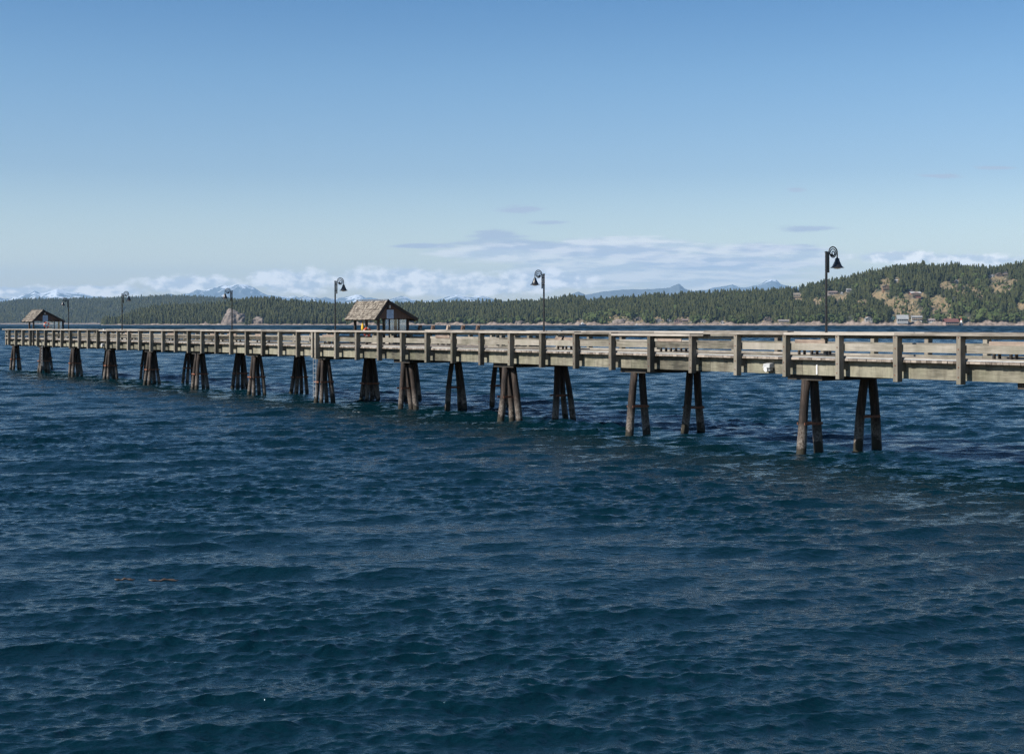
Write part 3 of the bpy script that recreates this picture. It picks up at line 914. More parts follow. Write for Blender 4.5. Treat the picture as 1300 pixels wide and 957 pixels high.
clear = [(1068, 376, 10, 4.5), (1117, 376, 12, 5.5), (1136, 385, 13, 6), (1150, 393, 17, 6), (1160, 378, 15, 6), (1190, 382, 11, 6), (1193, 390, 13, 7), (1203, 362, 13, 5), (1225, 368, 15, 5), (1266, 353, 12, 3), (1273, 364, 14, 7), (1286, 361, 8, 7), (1298, 388, 9, 5), (1040, 381, 9, 4), (1013, 377, 7, 5), (1125, 361, 8, 6), (1095, 383, 7, 3), (1140, 356, 4, 3), (1245, 375, 7, 4), (1215, 357, 5, 3)]
shore_clear = [(1100, 406, 9, 5), (1147, 405, 13, 6), (1165, 405, 9, 5), (1182, 407, 8, 4), (1208, 406, 15, 7), (810, 406, 7, 4), (836, 406, 9, 4), (866, 406, 11, 4), (893, 408, 6, 4), (917, 408, 6, 4), (975, 406, 6, 4), (995, 408, 12, 4), (785, 406, 15, 5), (740, 408, 6, 4)]
def in_clear(px, py, lst, grow=1.0):
    m = np.zeros(np.shape(px), bool)
    wob = .55 * np.sin(px * .9 + py * .6) * np.sin(px * .37 - py * 1.3) + .35 * np.sin(px * 2.1 + py * 1.7)
    grow = grow * (1 + .45 * wob)
    for (cx, cy, rx, ry) in lst:
        m |= ((px - cx) / (rx * grow)) ** 2 + ((py - cy) / (ry * grow)) ** 2 < 1
    return m

def terrain_mat():
    m, nt, b = nodes("hillside_ground")
    geo = N(nt, "ShaderNodeNewGeometry")
    ra = N(nt, "ShaderNodeAttribute", attribute_name="rock"); ga = N(nt, "ShaderNodeAttribute", attribute_name="grass")
    n = N(nt, "ShaderNodeTexNoise"); n.inputs["Scale"].default_value = .09; n.inputs["Detail"].default_value = 8; n.inputs["Roughness"].default_value = .65
    nt.links.new(geo.outputs["Position"], n.inputs["Vector"])
    n2 = N(nt, "ShaderNodeTexNoise"); n2.inputs["Scale"].default_value = .035; n2.inputs["Detail"].default_value = 6
    nt.links.new(geo.outputs["Position"], n2.inputs["Vector"])
    fl = ramp(nt, [(.35, (.02, .025, .013)), (.65, (.045, .048, .026))]); nt.links.new(n.outputs[0], fl.inputs[0])
    gr = ramp(nt, [(.34, (.035, .045, .022)), (.43, (.09, .085, .04)), (.5, (.19, .135, .068)), (.6, (.21, .155, .09)), (.68, (.13, .115, .10))]); nt.links.new(n.outputs[0], gr.inputs[0])
    rk = ramp(nt, [(.34, (.06, .05, .04)), (.48, (.17, .13, .105)), (.64, (.29, .23, .19))]); nt.links.new(n.outputs[0], rk.inputs[0])
    c = mixc(nt, ga.outputs["Fac"], fl.outputs[0], gr.outputs[0])
    c = mixc(nt, ra.outputs["Fac"], c, rk.outputs[0])
    nt.links.new(c, b.inputs["Base Color"]); b.inputs["Roughness"].default_value = .95
    return m
M["terrain"] = terrain_mat()

def hill_mesh(h, px0, px1, npx, name, label, useclear):
    px = np.linspace(px0, px1, npx)
    u = np.concatenate([[-.03], np.linspace(0, .06, 9), np.linspace(.075, 1.0, 70), np.linspace(1.05, 1.6, 8)])
    U, PX = np.meshgrid(u, px, indexing='ij')
    X, Y, Z = h.world(PX, U)
    jit = rng.normal(0, 1, Z.shape)
    Z = Z + np.where(U > 0.002, jit * np.where(U < .06, .5, 1.3), 0)
    nr, nc = X.shape
    co = np.stack([X, Y, Z], -1).reshape(-1, 3)
    idx = np.arange(nr * nc).reshape(nr, nc)
    q = np.stack([idx[:-1, :-1], idx[:-1, 1:], idx[1:, 1:], idx[1:, :-1]], -1).reshape(-1, 4)
    me = bpy.data.meshes.new(name)
    me.from_pydata(co.tolist(), [], q.tolist())
    rock = np.clip((.05 - U) / .02, 0, 1)
    py = HY - (Z - EYE) * F / Y
    grass = np.zeros_like(U)
    if useclear:
        grass = np.maximum(in_clear(PX, py, clear, 1.15), in_clear(PX, py, shore_clear, 1.1)) * 1.0
    for nm, v in (("rock", rock), ("grass", grass)):
        at = me.attributes.new(nm, 'FLOAT', 'POINT'); at.data.foreach_set("value", v.astype(np.float32).ravel())
    me.polygons.foreach_set("use_smooth", [True] * len(q))
    me.materials.append(M["terrain"])
    o = bpy.data.objects.new(name, me); COL.objects.link(o)
    tag(o, label, None, None, "structure")
hill_mesh(A, 330, 1640, 700, "hills", "wooded island hillside with dry grass clearings above a rocky shore", True)
hill_mesh(B, 128, 464, 200, "hills", "low wooded point with a rocky shore", False)
hill_mesh(C, -220, 620, 300, "hills", "hazy dark wooded hill behind the pier head", False)

# ------------------------------------------------------------------ trees
def tree_mats():
    out = []
    for nm, c0, c1 in (("conifer_foliage", (0.012, 0.021, 0.0105), (0.064, 0.067, 0.027)), ("broadleaf_foliage", (0.032, 0.05, 0.018), (0.078, 0.098, 0.034))):
        m, nt, b = nodes(nm)
        at = N(nt, "ShaderNodeAttribute", attribute_name="tint"); oi = N(nt, "ShaderNodeObjectInfo")
        geo = N(nt, "ShaderNodeNewGeometry")
        n = N(nt, "ShaderNodeTexNoise"); n.inputs["Scale"].default_value = .022; n.inputs["Detail"].default_value = 5
        nt.links.new(geo.outputs["Position"], n.inputs["Vector"])
        v = math_n(nt, 'FRACT', math_n(nt, 'ADD', at.outputs["Fac"], math_n(nt, 'MULTIPLY', oi.outputs["Random"], .97)))
        v = math_n(nt, 'ADD', math_n(nt, 'MULTIPLY', v, .34), math_n(nt, 'MULTIPLY', n.outputs[0], .72))
        rp = ramp(nt, [(.15, c0), (.85, c1)]); nt.links.new(v, rp.inputs[0])
        nt.links.new(rp.outputs[0], b.inputs["Base Color"]); b.inputs["Roughness"].default_value = .9
        b.inputs["Specular IOR Level"].default_value = .1
        out.append(m)
    return out
M["conifer"], M["broadleaf"] = tree_mats()
M["bark"] = plain("bark", (.11, .085, .065), .9)

def conifer_arrays(seed, tiers=8, seg=7, slim=.2):
    r_ = random.Random(seed)
    vs, fs = [], []
    top_off = (r_.uniform(-.02, .02), r_.uniform(-.02, .02))
    for k in range(tiers):
        z0 = .12 + .86 * k / tiers + r_.uniform(-.01, .01)
        z1 = min(1.0, z0 + .86 / tiers * 2.1)
        rad = slim * (1 - k / tiers) ** .8 * r_.uniform(.75, 1.2) + .012
        n = len(vs)
        cx, cy = top_off[0] * z0 + r_.uniform(-.015, .015), top_off[1] * z0 + r_.uniform(-.015, .015)
        a0 = r_.uniform(0, 6)
        vs.append((cx, cy, z1))
        for j in range(seg):
            th = a0 + 2 * math.pi * j / seg + r_.uniform(-.2, .2)
            q = rad * (r_.uniform(.9, 1.3) if j % 2 == 0 else r_.uniform(.45, .75))
            vs.append((cx + q * math.cos(th), cy + q * math.sin(th), z0 - q * .25 + r_.uniform(-.01, .01)))
        for j in range(seg): fs.append((n, n + 1 + j, n + 1 + (j + 1) % seg))
    n = len(vs)   # trunk
    for z, q in ((0, .018), (.3, .012)):
        for j in range(3):
            vs.append((q * math.cos(2.1 * j), q * math.sin(2.1 * j), z - .05))
    for j in range(3):
        a, b = n + j, n + (j + 1) % 3
        fs.append((a, b, b + 3)); fs.append((a, b + 3, a + 3))
    return np.array(vs), np.array(fs), len(fs) - 6

def broad_arrays(seed):
    r_ = random.Random(seed)
    vs, fs = [], []
    lobes = [(0, 0, .55, .34)] + [(r_.uniform(-.25, .25), r_.uniform(-.25, .25), r_.uniform(.35, .8), r_.uniform(.16, .24)) for _ in range(5)]
    for (x, y, z, q) in lobes:
        bm = bmesh.new(); bmesh.ops.create_icosphere(bm, subdivisions=1, radius=1)
        n = len(vs)
        bm.verts.index_update()
        for v in bm.verts:
            k = r_.uniform(.7, 1.25)
            vs.append((x + v.co.x * q * k, y + v.co.y * q * k, z + v.co.z * q * k * 1.05))
        for f in bm.faces: fs.append(tuple(n + v.index for v in f.verts))
        bm.free()
    nf = len(fs)
    n = len(vs)
    for z, q in ((-.05, .03), (.35, .02)):
        for j in range(3): vs.append((q * math.cos(2.1 * j), q * math.sin(2.1 * j), z))
    for j in range(3):
        a, b = n + j, n + (j + 1) % 3
        fs.append((a, b, b + 3)); fs.append((a, b + 3, a + 3))
    return np.array(vs), np.array(fs), nf

CON = [conifer_arrays(s, slim=q) for s, q in ((1, .21), (2, .24), (3, .28), (4, .22), (5, .31), (6, .18))]
CONLO = [conifer_arrays(s, tiers=4, seg=5, slim=q) for s, q in ((11, .19), (12, .23), (13, .21))]
BRO = [broad_arrays(s) for s in (21, 22, 23, 24)]

def merged(name, items, variants, mat, label):
    """items: list of arrays (x,y,z,h,rot,variant,tint) -> one mesh"""
    V, Fc, T, MI = [], [], [], []
    off = 0
    items = np.array(items)
    for vi, (vs, fs, nf) in enumerate(variants):
        it = items[items[:, 5] == vi]
        if len(it) == 0: continue
        c, s = np.cos(it[:, 4]), np.sin(it[:, 4])
        h = it[:, 3]; wd = it[:, 7]
        x = (vs[None, :, 0] * c[:, None] - vs[None, :, 1] * s[:, None]) * (h * wd)[:, None] + it[:, 0:1]
        y = (vs[None, :, 0] * s[:, None] + vs[None, :, 1] * c[:, None]) * (h * wd)[:, None] + it[:, 1:2]
        z = vs[None, :, 2] * h[:, None] + it[:, 2:3]
        V.append(np.stack([x, y, z], -1).reshape(-1, 3))
        f = fs[None] + (np.arange(len(it)) * len(vs))[:, None, None] + off
        Fc.append(f.reshape(-1, 3)); off += len(it) * len(vs)
        T.append(np.repeat(it[:, 6], len(fs)))
        mi = np.zeros(len(fs), np.int32); mi[nf:] = 1
        MI.append(np.tile(mi, len(it)))
    V = np.concatenate(V).astype(np.float32); Fc = np.concatenate(Fc).astype(np.int32); T = np.concatenate(T).astype(np.float32); MI = np.concatenate(MI)
    me = bpy.data.meshes.new(name)
    me.vertices.add(len(V)); me.vertices.foreach_set("co", V.ravel())
    me.loops.add(Fc.size); me.loops.foreach_set("vertex_index", Fc.ravel())
    me.polygons.add(len(Fc)); me.polygons.foreach_set("loop_start", (np.arange(len(Fc)) * 3).astype(np.int32))
    at = me.attributes.new("tint", 'FLOAT', 'FACE'); at.data.foreach_set("value", T)
    me.materials.append(mat); me.materials.append(M["bark"])
    me.polygons.foreach_set("material_index", MI.astype(np.int32))
    me.update(calc_edges=True)
    o = bpy.data.objects.new(name, me); COL.objects.link(o)
    tag(o, label, None, None, "stuff")
    return o

house_px = []     # (px, base py, half width px) filled from the house table, keeps trees from hiding them
HOUSES = [
    # px, base py, width px, height px, wall colour, roof colour, kind, label
    (1011.5, 379, 9, 8, (.62, .54, .42), (.30, .26, .22), 'two', "cream two storey house standing alone in trees left of the nearest lamp"),
    (1056.5, 374, 13, 5, (.60, .50, .45), (.36, .28, .25), 'long', "long low pinkish house just right of the nearest lamp pole"),
    (1068.5, 374, 4, 4.5, (.80, .79, .76), (.55, .55, .55), 'one', "tiny white cabin beside the long pinkish house"),
    (1077.5, 370, 7, 4, (.42, .42, .42), (.46, .46, .47), 'one', "grey roofed house among the trees above the tiny white cabin"),
    (1124.5, 368.5, 10, 7.5, (.40, .25, .14), (.30, .22, .18), 'two', "brown timber house with dark windows on the upper slope"),
    (1137.5, 358, 4, 3.5, (.72, .70, .66), (.72, .72, .72), 'one', "small white roofed house highest above the timber house"),
    (1152, 372, 12, 5, (.42, .22, .10), (.25, .21, .20), 'long', "wide orange brown house with a flat dark roof"),
    (1161.5, 376, 14, 6.5, (.50, .22, .17), (.70, .68, .64), 'two', "red house with a white awning in the middle of the grassy slope"),
    (1102.5, 407, 10, 5, (.60, .58, .54), (.68, .68, .68), 'one', "white roofed cottage on the rocky shore"),
    (1134, 405.5, 5, 4, (.16, .36, .34), (.22, .42, .40), 'one', "small turquoise shed on the shore beside the big grey building"),
    (1145.5, 408, 15, 9, (.55, .57, .58), (.52, .54, .55), 'hall', "big grey ribbed roof building on the shore"),
    (1163.5, 407, 14, 7, (.74, .73, .70), (.42, .42, .42), 'two', "white two storey house with balconies on the shore"),
    (1182, 409, 11, 5, (.78, .77, .75), (.44, .36, .34), 'long', "low white shore building left of the red roofed lodge"),
    (1207, 412, 19, 8.5, (.62, .46, .40), (.27, .11, .09), 'lodge', "shore lodge with a large red roof and pinkish walls"),
    (1258.5, 352, 8, 4.5, (.58, .60, .62), (.40, .42, .44), 'one', "grey house on the hilltop skyline, left of the brown one"),
    (1268, 351, 9, 5, (.34, .26, .19), (.27, .22, .19), 'one', "brown house on the hilltop between two others"),
    (1276, 350, 7, 6, (.22, .20, .20), (.16, .15, .16), 'two', "dark house at the right end of the hilltop row"),
    (1214.5, 358.5, 5, 4, (.62, .61, .58), (.60, .60, .60), 'one', "small pale house in the trees left of the hilltop row"),
    (810, 406.5, 8, 4, (.50, .44, .38), (.46, .40, .36), 'one', "brown roofed house on top of the rocky knoll"),
    (836.5, 409, 9, 5.5, (.46, .46, .46), (.44, .44, .46), 'one', "grey house on the far shore, left of the white roofed one"),
    (848.5, 409, 9, 4.5, (.68, .67, .64), (.72, .72, .72), 'one', "white roofed house on the far shore beside the grey one"),
    (860, 409, 9, 5, (.38, .26, .22), (.42, .27, .24), 'one', "red brown house on the far shore, left of its twin"),
    (869.5, 409, 9, 4.5, (.32, .23, .20), (.35, .26, .24), 'long', "long dark brown house on the far shore, right end of the row"),
    (877, 411, 4, 4, (.74, .69, .52), (.60, .56, .44), 'one', "tiny cream boathouse at the water's edge"),
    (893, 409.5, 7, 4, (.64, .63, .60), (.60, .58, .56), 'one', "pale house on the far shore behind the tiny boathouse"),
    (917, 411, 5, 5, (.75, .73, .70), (.50, .45, .42), 'one', "lone narrow white house at the foot of the trees"),
    (974.5, 408, 10, 6, (.26, .20, .16), (.30, .25, .21), 'one', "dark brown house in the shore trees, left of a long low one"),
    (995, 409.5, 14, 4, (.42, .36, .32), (.46, .42, .40), 'long', "long low greyish house on the far shore, nearest the lamp"),
]
for h in HOUSES: house_px.append((h[0], h[1], h[2] / 2, h[3]))

def scatter(h, px0, px1, spacing, u0=.035, u1=1.25, hmin=13, hmax=24):
    Ym = float(np.mean(h.Yd(np.linspace(px0, px1, 20), .5)))
    wid = (px1 - px0) / F * Ym
    n = int(wid * h.dep * (u1 - u0) / spacing ** 2)
    px = rng.uniform(px0, px1, n); u = rng.uniform(u0, u1, n)
    X, Y, Z = h.world(px, u)
    hh = rng.uniform(hmin, hmax, n) * (0.7 + .3 * rng.random(n) + .42 * rng.random(n) ** 4)
    py = HY - (Z - EYE) * F / Y
    pt = hh * F / Y
    return px, u, X, Y, Z, hh, py, pt

px, u, X, Y, Z, hh, py, pt = scatter(A, 340, 1600, 7.3)
keep = np.ones(len(px), bool)
ic = np.zeros(len(px), bool)
for fr in (0, .35, .7):
    ic |= in_clear(px, py - pt * fr, clear) | ((fr < .1) & in_clear(px, py, shore_clear))
ic |= in_clear(px, py - pt * .5, shore_clear)
keep &= ~(ic & (rng.random(len(px)) > .2))
hh = np.where(ic, hh * rng.uniform(.3, .9, len(px)), hh)
for (hx, hy, hw, hgt) in house_px:
    cov = (np.abs(px - hx) < hw + 1.6) & (py > hy - 1) & (py - pt < hy - .5)
    keep &= ~cov
# thin the trees below the hilltop so the ground shows in places on the sunny side
patch = np.sin(px * .21 + u * 13) + np.sin(px * .083 - u * 21 + 2) + .6 * np.sin(px * .5 + u * 40)
keep &= ~((px > 1040) & (patch > 1.25) & (u < .93))
broad = (u < .12) & (rng.random(len(px)) < .42) | ((px > 740) & (px < 830) & (u < .35) & (rng.random(len(px)) < .55)) | ((px > 1170) & (px < 1300) & (u < .28) & (rng.random(len(px)) < .45)) | (rng.random(len(px)) < np.where(np.sin(px * .043 + u * 6) + np.sin(px * .11 - u * 15) > 1.1, .35, .05))
broad |= ic & (rng.random(len(px)) < .55)
hh = np.where(broad, hh * .62, hh)
sel = np.where(keep)[0]
# biggest in the picture: nearest front rows, in frame, become trees of their own
infr = sel[(px[sel] > 430) & (px[sel] < 1296) & (u[sel] < 1.0)]
size = hh[infr] * F / Y[infr]
front = infr[np.argsort(u[infr] * 1.0 - .02 * size)]
fc = [i for i in front if not broad[i]][:190]
fb = [i for i in front if broad[i]][:90]
own = set(fc) | set(fb)
def tri_mesh(arr, nm, mat):
    vs, fs, nf = arr
    me = bpy.data.meshes.new(nm); me.from_pydata(vs.tolist(), [], fs.tolist())
    me.materials.append(mat); me.materials.append(M["bark"])
    me.polygons.foreach_set("material_index", [0] * nf + [1] * (len(fs) - nf))
    return me
con_me = [tri_mesh(a, "conifer_tree", M["conifer"]) for a in CON]
bro_me = [tri_mesh(a, "broadleaf_tree", M["broadleaf"]) for a in BRO]
for lst, mes, nm, lab, grp in ((fc, con_me, "conifer_tree", "dark green conifer standing along the rocky shore of the wooded island", "conifers along the island shore"),
                               (fb, bro_me, "broadleaf_tree", "light green rounded broadleaf tree standing along the island shore", "broadleaf trees along the island shore")):
    for k, i in enumerate(lst):
        o = bpy.data.objects.new(nm, mes[k % len(mes)]); COL.objects.link(o)
        o.location = (X[i], Y[i], Z[i] - .5)
        wd = random.uniform(.85, 1.2) * (1.15 if nm[0] == 'b' else 1)
        o.scale = (hh[i] * wd, hh[i] * wd, hh[i]); o.rotation_euler = (0, 0, random.uniform(0, 6.28))
        tag(o, lab, "tree", grp)
rest = np.array([i for i in sel if i not in own])
def items(idx, nv, hh_, X_, Y_, Z_):
    n = len(idx)
    return np.stack([X_[idx], Y_[idx], Z_[idx] - .5, hh_[idx], rng.uniform(0, 6.28, n), rng.integers(0, nv, n), rng.random(n), rng.uniform(.85, 1.25, n)], 1)
merged("conifer_forest", items(rest[~broad[rest]], len(CON), hh, X, Y, Z), CON, M["conifer"], "dense conifer forest covering the island hillside")
merged("broadleaf_woods", items(rest[broad[rest]], len(BRO), hh, X, Y, Z), BRO, M["broadleaf"], "light green broadleaf woods scattered on the island hillside")
pxb, ub, Xb, Yb, Zb, hb, pyb, ptb = scatter(B, 130, 462, 7.6)
bluffs = [(297, 407, 17, 10), (328, 409, 9, 4.5)]
kb = ~(in_clear(pxb, pyb - ptb * .5, bluffs, 1.0) & (ub < .4)) & ~in_clear(pxb, pyb, bluffs, 1.0)
sb = np.where(kb)[0]
merged("conifer_forest", items(sb, len(CON), hb, Xb, Yb, Zb), CON, M["conifer"], "dense conifer forest on the low rocky point")
pxc, uc, Xc, Yc, Zc, hc, pyc, ptc = scatter(C, -210, 610, 17, hmin=15, hmax=27)
merged("conifer_forest", items(np.arange(len(pxc)), len(CONLO), hc, Xc, Yc, Zc), CONLO, M["conifer"], "hazy far off conifer forest on the dark hill behind the pier head")

# rock bluffs on the point and knolls along the shore
def rock_mat():
    m, nt, b = nodes("bare_rock")
    tc = N(nt, "ShaderNodeNewGeometry")
    n = N(nt, "ShaderNodeTexNoise"); n.inputs["Scale"].default_value = .12; n.inputs["Detail"].default_value = 9; n.inputs["Roughness"].default_value = .7
    nt.links.new(tc.outputs["Position"], n.inputs["Vector"])
    rp = ramp(nt, [(.32, (.05, .044, .04)), (.5, (.17, .14, .12)), (.68, (.29, .235, .195))]); nt.links.new(n.outputs[0], rp.inputs[0])
    nt.links.new(rp.outputs[0], b.inputs["Base Color"]); b.inputs["Roughness"].default_value = .95
    bp = N(nt, "ShaderNodeBump"); bp.inputs["Strength"].default_value = 1; bp.inputs["Distance"].default_value = 3
    nt.links.new(n.outputs[0], bp.inputs["Height"]); nt.links.new(bp.outputs[0], b.inputs["Normal"])
    return m
M["rock"] = rock_mat()
def rock(h, px, wpx, hpx, label, seed):
    Yd = float(h.Ys(px)) + 12 + wpx
    X = (px - CX) / F * Yd
    bm = bmesh.new(); bmesh.ops.create_icosphere(bm, subdivisions=5, radius=1)
    sx = wpx / 2 * Yd / F; sz = hpx * Yd / F
    for v in bm.verts:
        p = v.co.copy()
        d = 1 + .32 * mn.fractal(p * 1.3 + Vector((seed, 0, 0)), 1, 2, 5)
        q = Vector((abs(p.x) ** .8 * math.copysign(1, p.x), p.y, abs(p.z) ** .75 * math.copysign(1, p.z)))
        v.co = Vector((q.x * sx, q.y * sx * .7, q.z * sz)) * d
    me = bpy.data.meshes.new("rock_outcrop"); bm.to_mesh(me); bm.free()
    me.polygons.foreach_set("use_smooth", [True] * len(me.polygons)); me.materials.append(M["rock"])
    o = bpy.data.objects.new("rock_outcrop", me); COL.objects.link(o); o.location = (X, Yd, -1)
    tag(o, label, "rock", "bare rock outcrops along the shore")
rock(B, 296.5, 31, 18, "big rounded grey rock bluff rising from the shore behind a lamp", 1.3)
rock(B, 328, 17, 10, "smaller grey rock bluff half hidden in trees right of the big one", 5.7)
rock(B, 263, 9, 4.5, "low tan rock on the shore left of the big rock bluff", 9.1)
rock(A, 660, 12, 6, "low tan rock knoll on the shore behind the second nearest lamp", 12.4)
rock(A, 560, 18, 4.5, "long low tan rock on the shore right of the larger shelter", 15.2)
rock(A, 788, 26, 7.5, "pinkish rock knoll below the brown roofed house", 18.8)
rock(A, 726, 13, 4, "small tan rock beside the moored boat", 21.8)
rock(A, 1085, 34, 6, "broad tan rock shelf below the white roofed cottage", 24.1)
rock(A, 1000, 36, 3.6, "flat tan rock shelf below the long low greyish house", 28.4)

# ------------------------------------------------------------------ houses
cmats = {}
def cm(c, rough=.7):
    k = tuple(round(x, 3) for x in c)
    if k not in cmats: cmats[k] = plain("house_paint", c, rough, 0, .12, .4)
    return cmats[k]
M["win"] = plain("dark_window", (.03, .04, .05), .15)
def house(px, py, wp, hp, wc, rc, kind, label):
    u = A.at_px(px, py)
    Xc, Yc, Zc = [float(v) for v in A.world(np.array(px), np.array(u))]
    wc = tuple(x * .5 for x in wc); rc = tuple(x * .5 for x in rc)
    wp, hp = wp * .88, hp * .9
    sc = Yc / F
    w, h = wp * sc, hp * sc
    d = w * .7 if kind != 'long' else w * .45
    root = empty("house", (Xc, Yc, Zc - .3), math.atan2(-Xc, Yc) * .3 + random.uniform(-.12, .12))
    wall_h = h * {'two': .66, 'one': .55, 'long': .62, 'hall': .35, 'lodge': .45}[kind]
    mb = MB()
    mb.box(-w / 2, w / 2, -d / 2, d / 2, -5, wall_h)
    e = h - wall_h
    if kind in ('one', 'two'):
        mb.add([(-w / 2, -d / 2, wall_h), (w / 2, -d / 2, wall_h), (0, -d / 2, h * .97), (-w / 2, d / 2, wall_h), (w / 2, d / 2, wall_h), (0, d / 2, h * .97)], [(0, 1, 2), (4, 3, 5)])
    mb.build("wall", cm(wc), root)
    mb = MB()
    o_ = .05 * w + .3
    if kind in ('one', 'two') and px % 2 < 1.2:
        for s in (-1, 1):
            a = [(0, -d / 2 - o_, h), (0, d / 2 + o_, h), (s * (w / 2 + o_), d / 2 + o_, wall_h - .2), (s * (w / 2 + o_), -d / 2 - o_, wall_h - .2)]
            b = [(x, y, z + .3) for (x, y, z) in a]
            p = a + b
            if s > 0: p = [p[i] for i in (3, 2, 1, 0, 7, 6, 5, 4)]
            mb.hexa(p)
    else:
        for s in (-1, 1):
            a = [(-w / 2 - o_, 0, h), (w / 2 + o_, 0, h), (w / 2 + o_, s * (d / 2 + o_), wall_h - .2 + .02), (-w / 2 - o_, s * (d / 2 + o_), wall_h - .2 + .02)]
            b = [(x, y, z + .3) for (x, y, z) in a]
            p = a + b
            if s > 0: p = [p[i] for i in (3, 2, 1, 0, 7, 6, 5, 4)]
            mb.hexa(p)
        if kind == 'hall':
            for k in range(9):
                x = -w / 2 + w * k / 8
                mb.hexa([(x - .25, -d / 2 - o_, wall_h + .1), (x + .25, -d / 2 - o_, wall_h + .1), (x + .25, 0, h + .28), (x - .25, 0, h + .28), (x - .25, -d / 2 - o_, wall_h + .6), (x + .25, -d / 2 - o_, wall_h + .6), (x + .25, 0, h + .78), (x - .25, 0, h + .78)])
    rf_ = mb.build("roof", cm(rc), root)
    if w > 9:
        mb = MB(); mb.box(w * .22, w * .22 + 1.0, .3, 1.3, h * .8, h + 1.2); mb.build("chimney", cm((.3, .22, .19)), rf_)
    rows = 2 if kind == 'two' else 1
    nwin = max(2, int(w / 4.0))
    for r_ in range(rows):
        for k in range(nwin):
            x = -w / 2 + w * (k + .5) / nwin
            zc = wall_h * ((r_ + .55) / rows)
            ww, wh = min(1.6, w / nwin * .33), min(1.3, wall_h / rows * .3)
            mb = MB(); mb.box(x - ww, x + ww, -d / 2 - .08, -d / 2 - .003, zc - wh, zc + wh)
            mb.build("window", M["win"], root)
    if kind in ('two', 'lodge'):
        mb = MB(); z = wall_h * .5 if kind == 'two' else .6
        mb.box(-w / 2, w / 2, -d / 2 - 2.2, -d / 2 - .09, z - .3, z); mb.box(-w / 2, w / 2, -d / 2 - 2.2, -d / 2 - 2.1, z + .004, z + .9)
        mb.build("balcony", M["white"] if sum(wc) > 1.2 else cm((.4, .3, .22)), root)
    tag(root, label, "house", "houses on the wooded island")
for hrow in HOUSES: house(*hrow)

# small red and white tower at the lodge
u = A.at_px(1220.5, 411.5); Xc, Yc, Zc = [float(v) for v in A.world(np.array(1220.5), np.array(u))]
root = empty("light_tower", (Xc, Yc, Zc - .5))
mb = MB(); mb.lathe([(2.6, -3), (2.4, 0), (1.7, 9.5), (0, 9.5)], n=14); mb.build("tower", M["white"], root)
mb = MB(); mb.lathe([(2.2, 9.52), (2.2, 10.0), (1.2, 10.02), (1.2, 11.6), (1.8, 11.65), (0, 13.2)], n=14); mb.build("lantern", M["red"], root)
tag(root, "small white light tower with a red top at the right end of the lodge", "tower")

# boats on the far shore
def boat(px, Yb_, L, label, hull):
    X = (px - CX) / F * Yb_
    root = empty("moored_boat", (X, Yb_, 0), R(12))
    mb = MB()
    secs = []
    n = 9
    vs, fs = [], []
    for i in range(n):
        k = i / (n - 1); x = -L / 2 + L * k
        b = L * .16 * (1 - max(0, (k - .55) / .45) ** 2.2); 
        sheer = L * .13 + L * .05 * k * k
        vs += [(x, -b, sheer), (x, -b * .75, -.2), (x, 0, -.5), (x, b * .75, -.2), (x, b, sheer)]
    for i in range(n - 1):
        for j in range(4): fs.append((i * 5 + j, i * 5 + j + 1, (i + 1) * 5 + j + 1, (i + 1) * 5 + j))
        fs.append((i * 5 + 4, i * 5, (i + 1) * 5, (i + 1) * 5 + 4))
    fs.append((0, 4, 3, 2, 1)); fs.append(tuple((n - 1) * 5 + j for j in range(5)))
    mb.add(vs, fs); mb.build("hull", hull, root)
    mb = MB(); mb.box(-L * .25, L * .15, -L * .1, L * .1, L * .14, L * .3, b=.1); mb.box(-L * .18, L * .05, -L * .08, L * .08, L * .302, L * .42, b=.1)
    cb = mb.build("cabin", M["white"], root)
    mb = MB()
    for s in (-1, 1): mb.box(-L * .2, L * .1, s * L * .1 - .04, s * L * .1 + .04, L * .2, L * .26)
    mb.build("cabin_window", M["win"], cb)
    mb = MB(); mb.tube([(-L * .1, 0, L * .42), (-L * .1, 0, L * .95)], .12, n=6); mb.build("mast", M["white"], root)
    tag(root, label, "boat", "boats by the island shore")
blue = plain("navy_hull_paint", (.03, .07, .16), .3)
boat(740, 3400, 17, "dark blue hulled boat with white cabin moored at the wooded shore", blue)
boat(808.5, 3290, 8, "small white boat close to the far shore below the rock knoll", M["white"])

# ------------------------------------------------------------------ mountains
def mountain_mat(snow):
    m, nt, b = nodes("mountain_rock_and_snow")
    geo = N(nt, "ShaderNodeNewGeometry"); at = N(nt, "ShaderNodeAttribute", attribute_name="snow")
    n = N(nt, "ShaderNodeTexNoise"); n.inputs["Scale"].default_value = .0024; n.inputs["Detail"].default_value = 9; n.inputs["Roughness"].default_value = .65
    mp = N(nt, "ShaderNodeMapping"); mp.inputs["Scale"].default_value = (1, 1, .45); mp.inputs["Rotation"].default_value = (0, R(25), 0)
    nt.links.new(geo.outputs["Position"], mp.inputs[0]); nt.links.new(mp.outputs[0], n.inputs["Vector"])
    v = math_n(nt, 'ADD', at.outputs["Fac"], math_n(nt, 'MULTIPLY', math_n(nt, 'SUBTRACT', n.outputs[0], .5), 2.4))
    rp = ramp(nt, [(.46, (0, 0, 0)), (.54, (1, 1, 1))]); nt.links.new(v, rp.inputs[0])
    c = mixc(nt, rp.outputs[0], (.06, .075, .08), (.62, .65, .69))
    nt.links.new(c, b.inputs["Base Color"]); b.inputs["Roughness"].default_value = .9
    return m
M["mtn"] = mountain_mat(1)
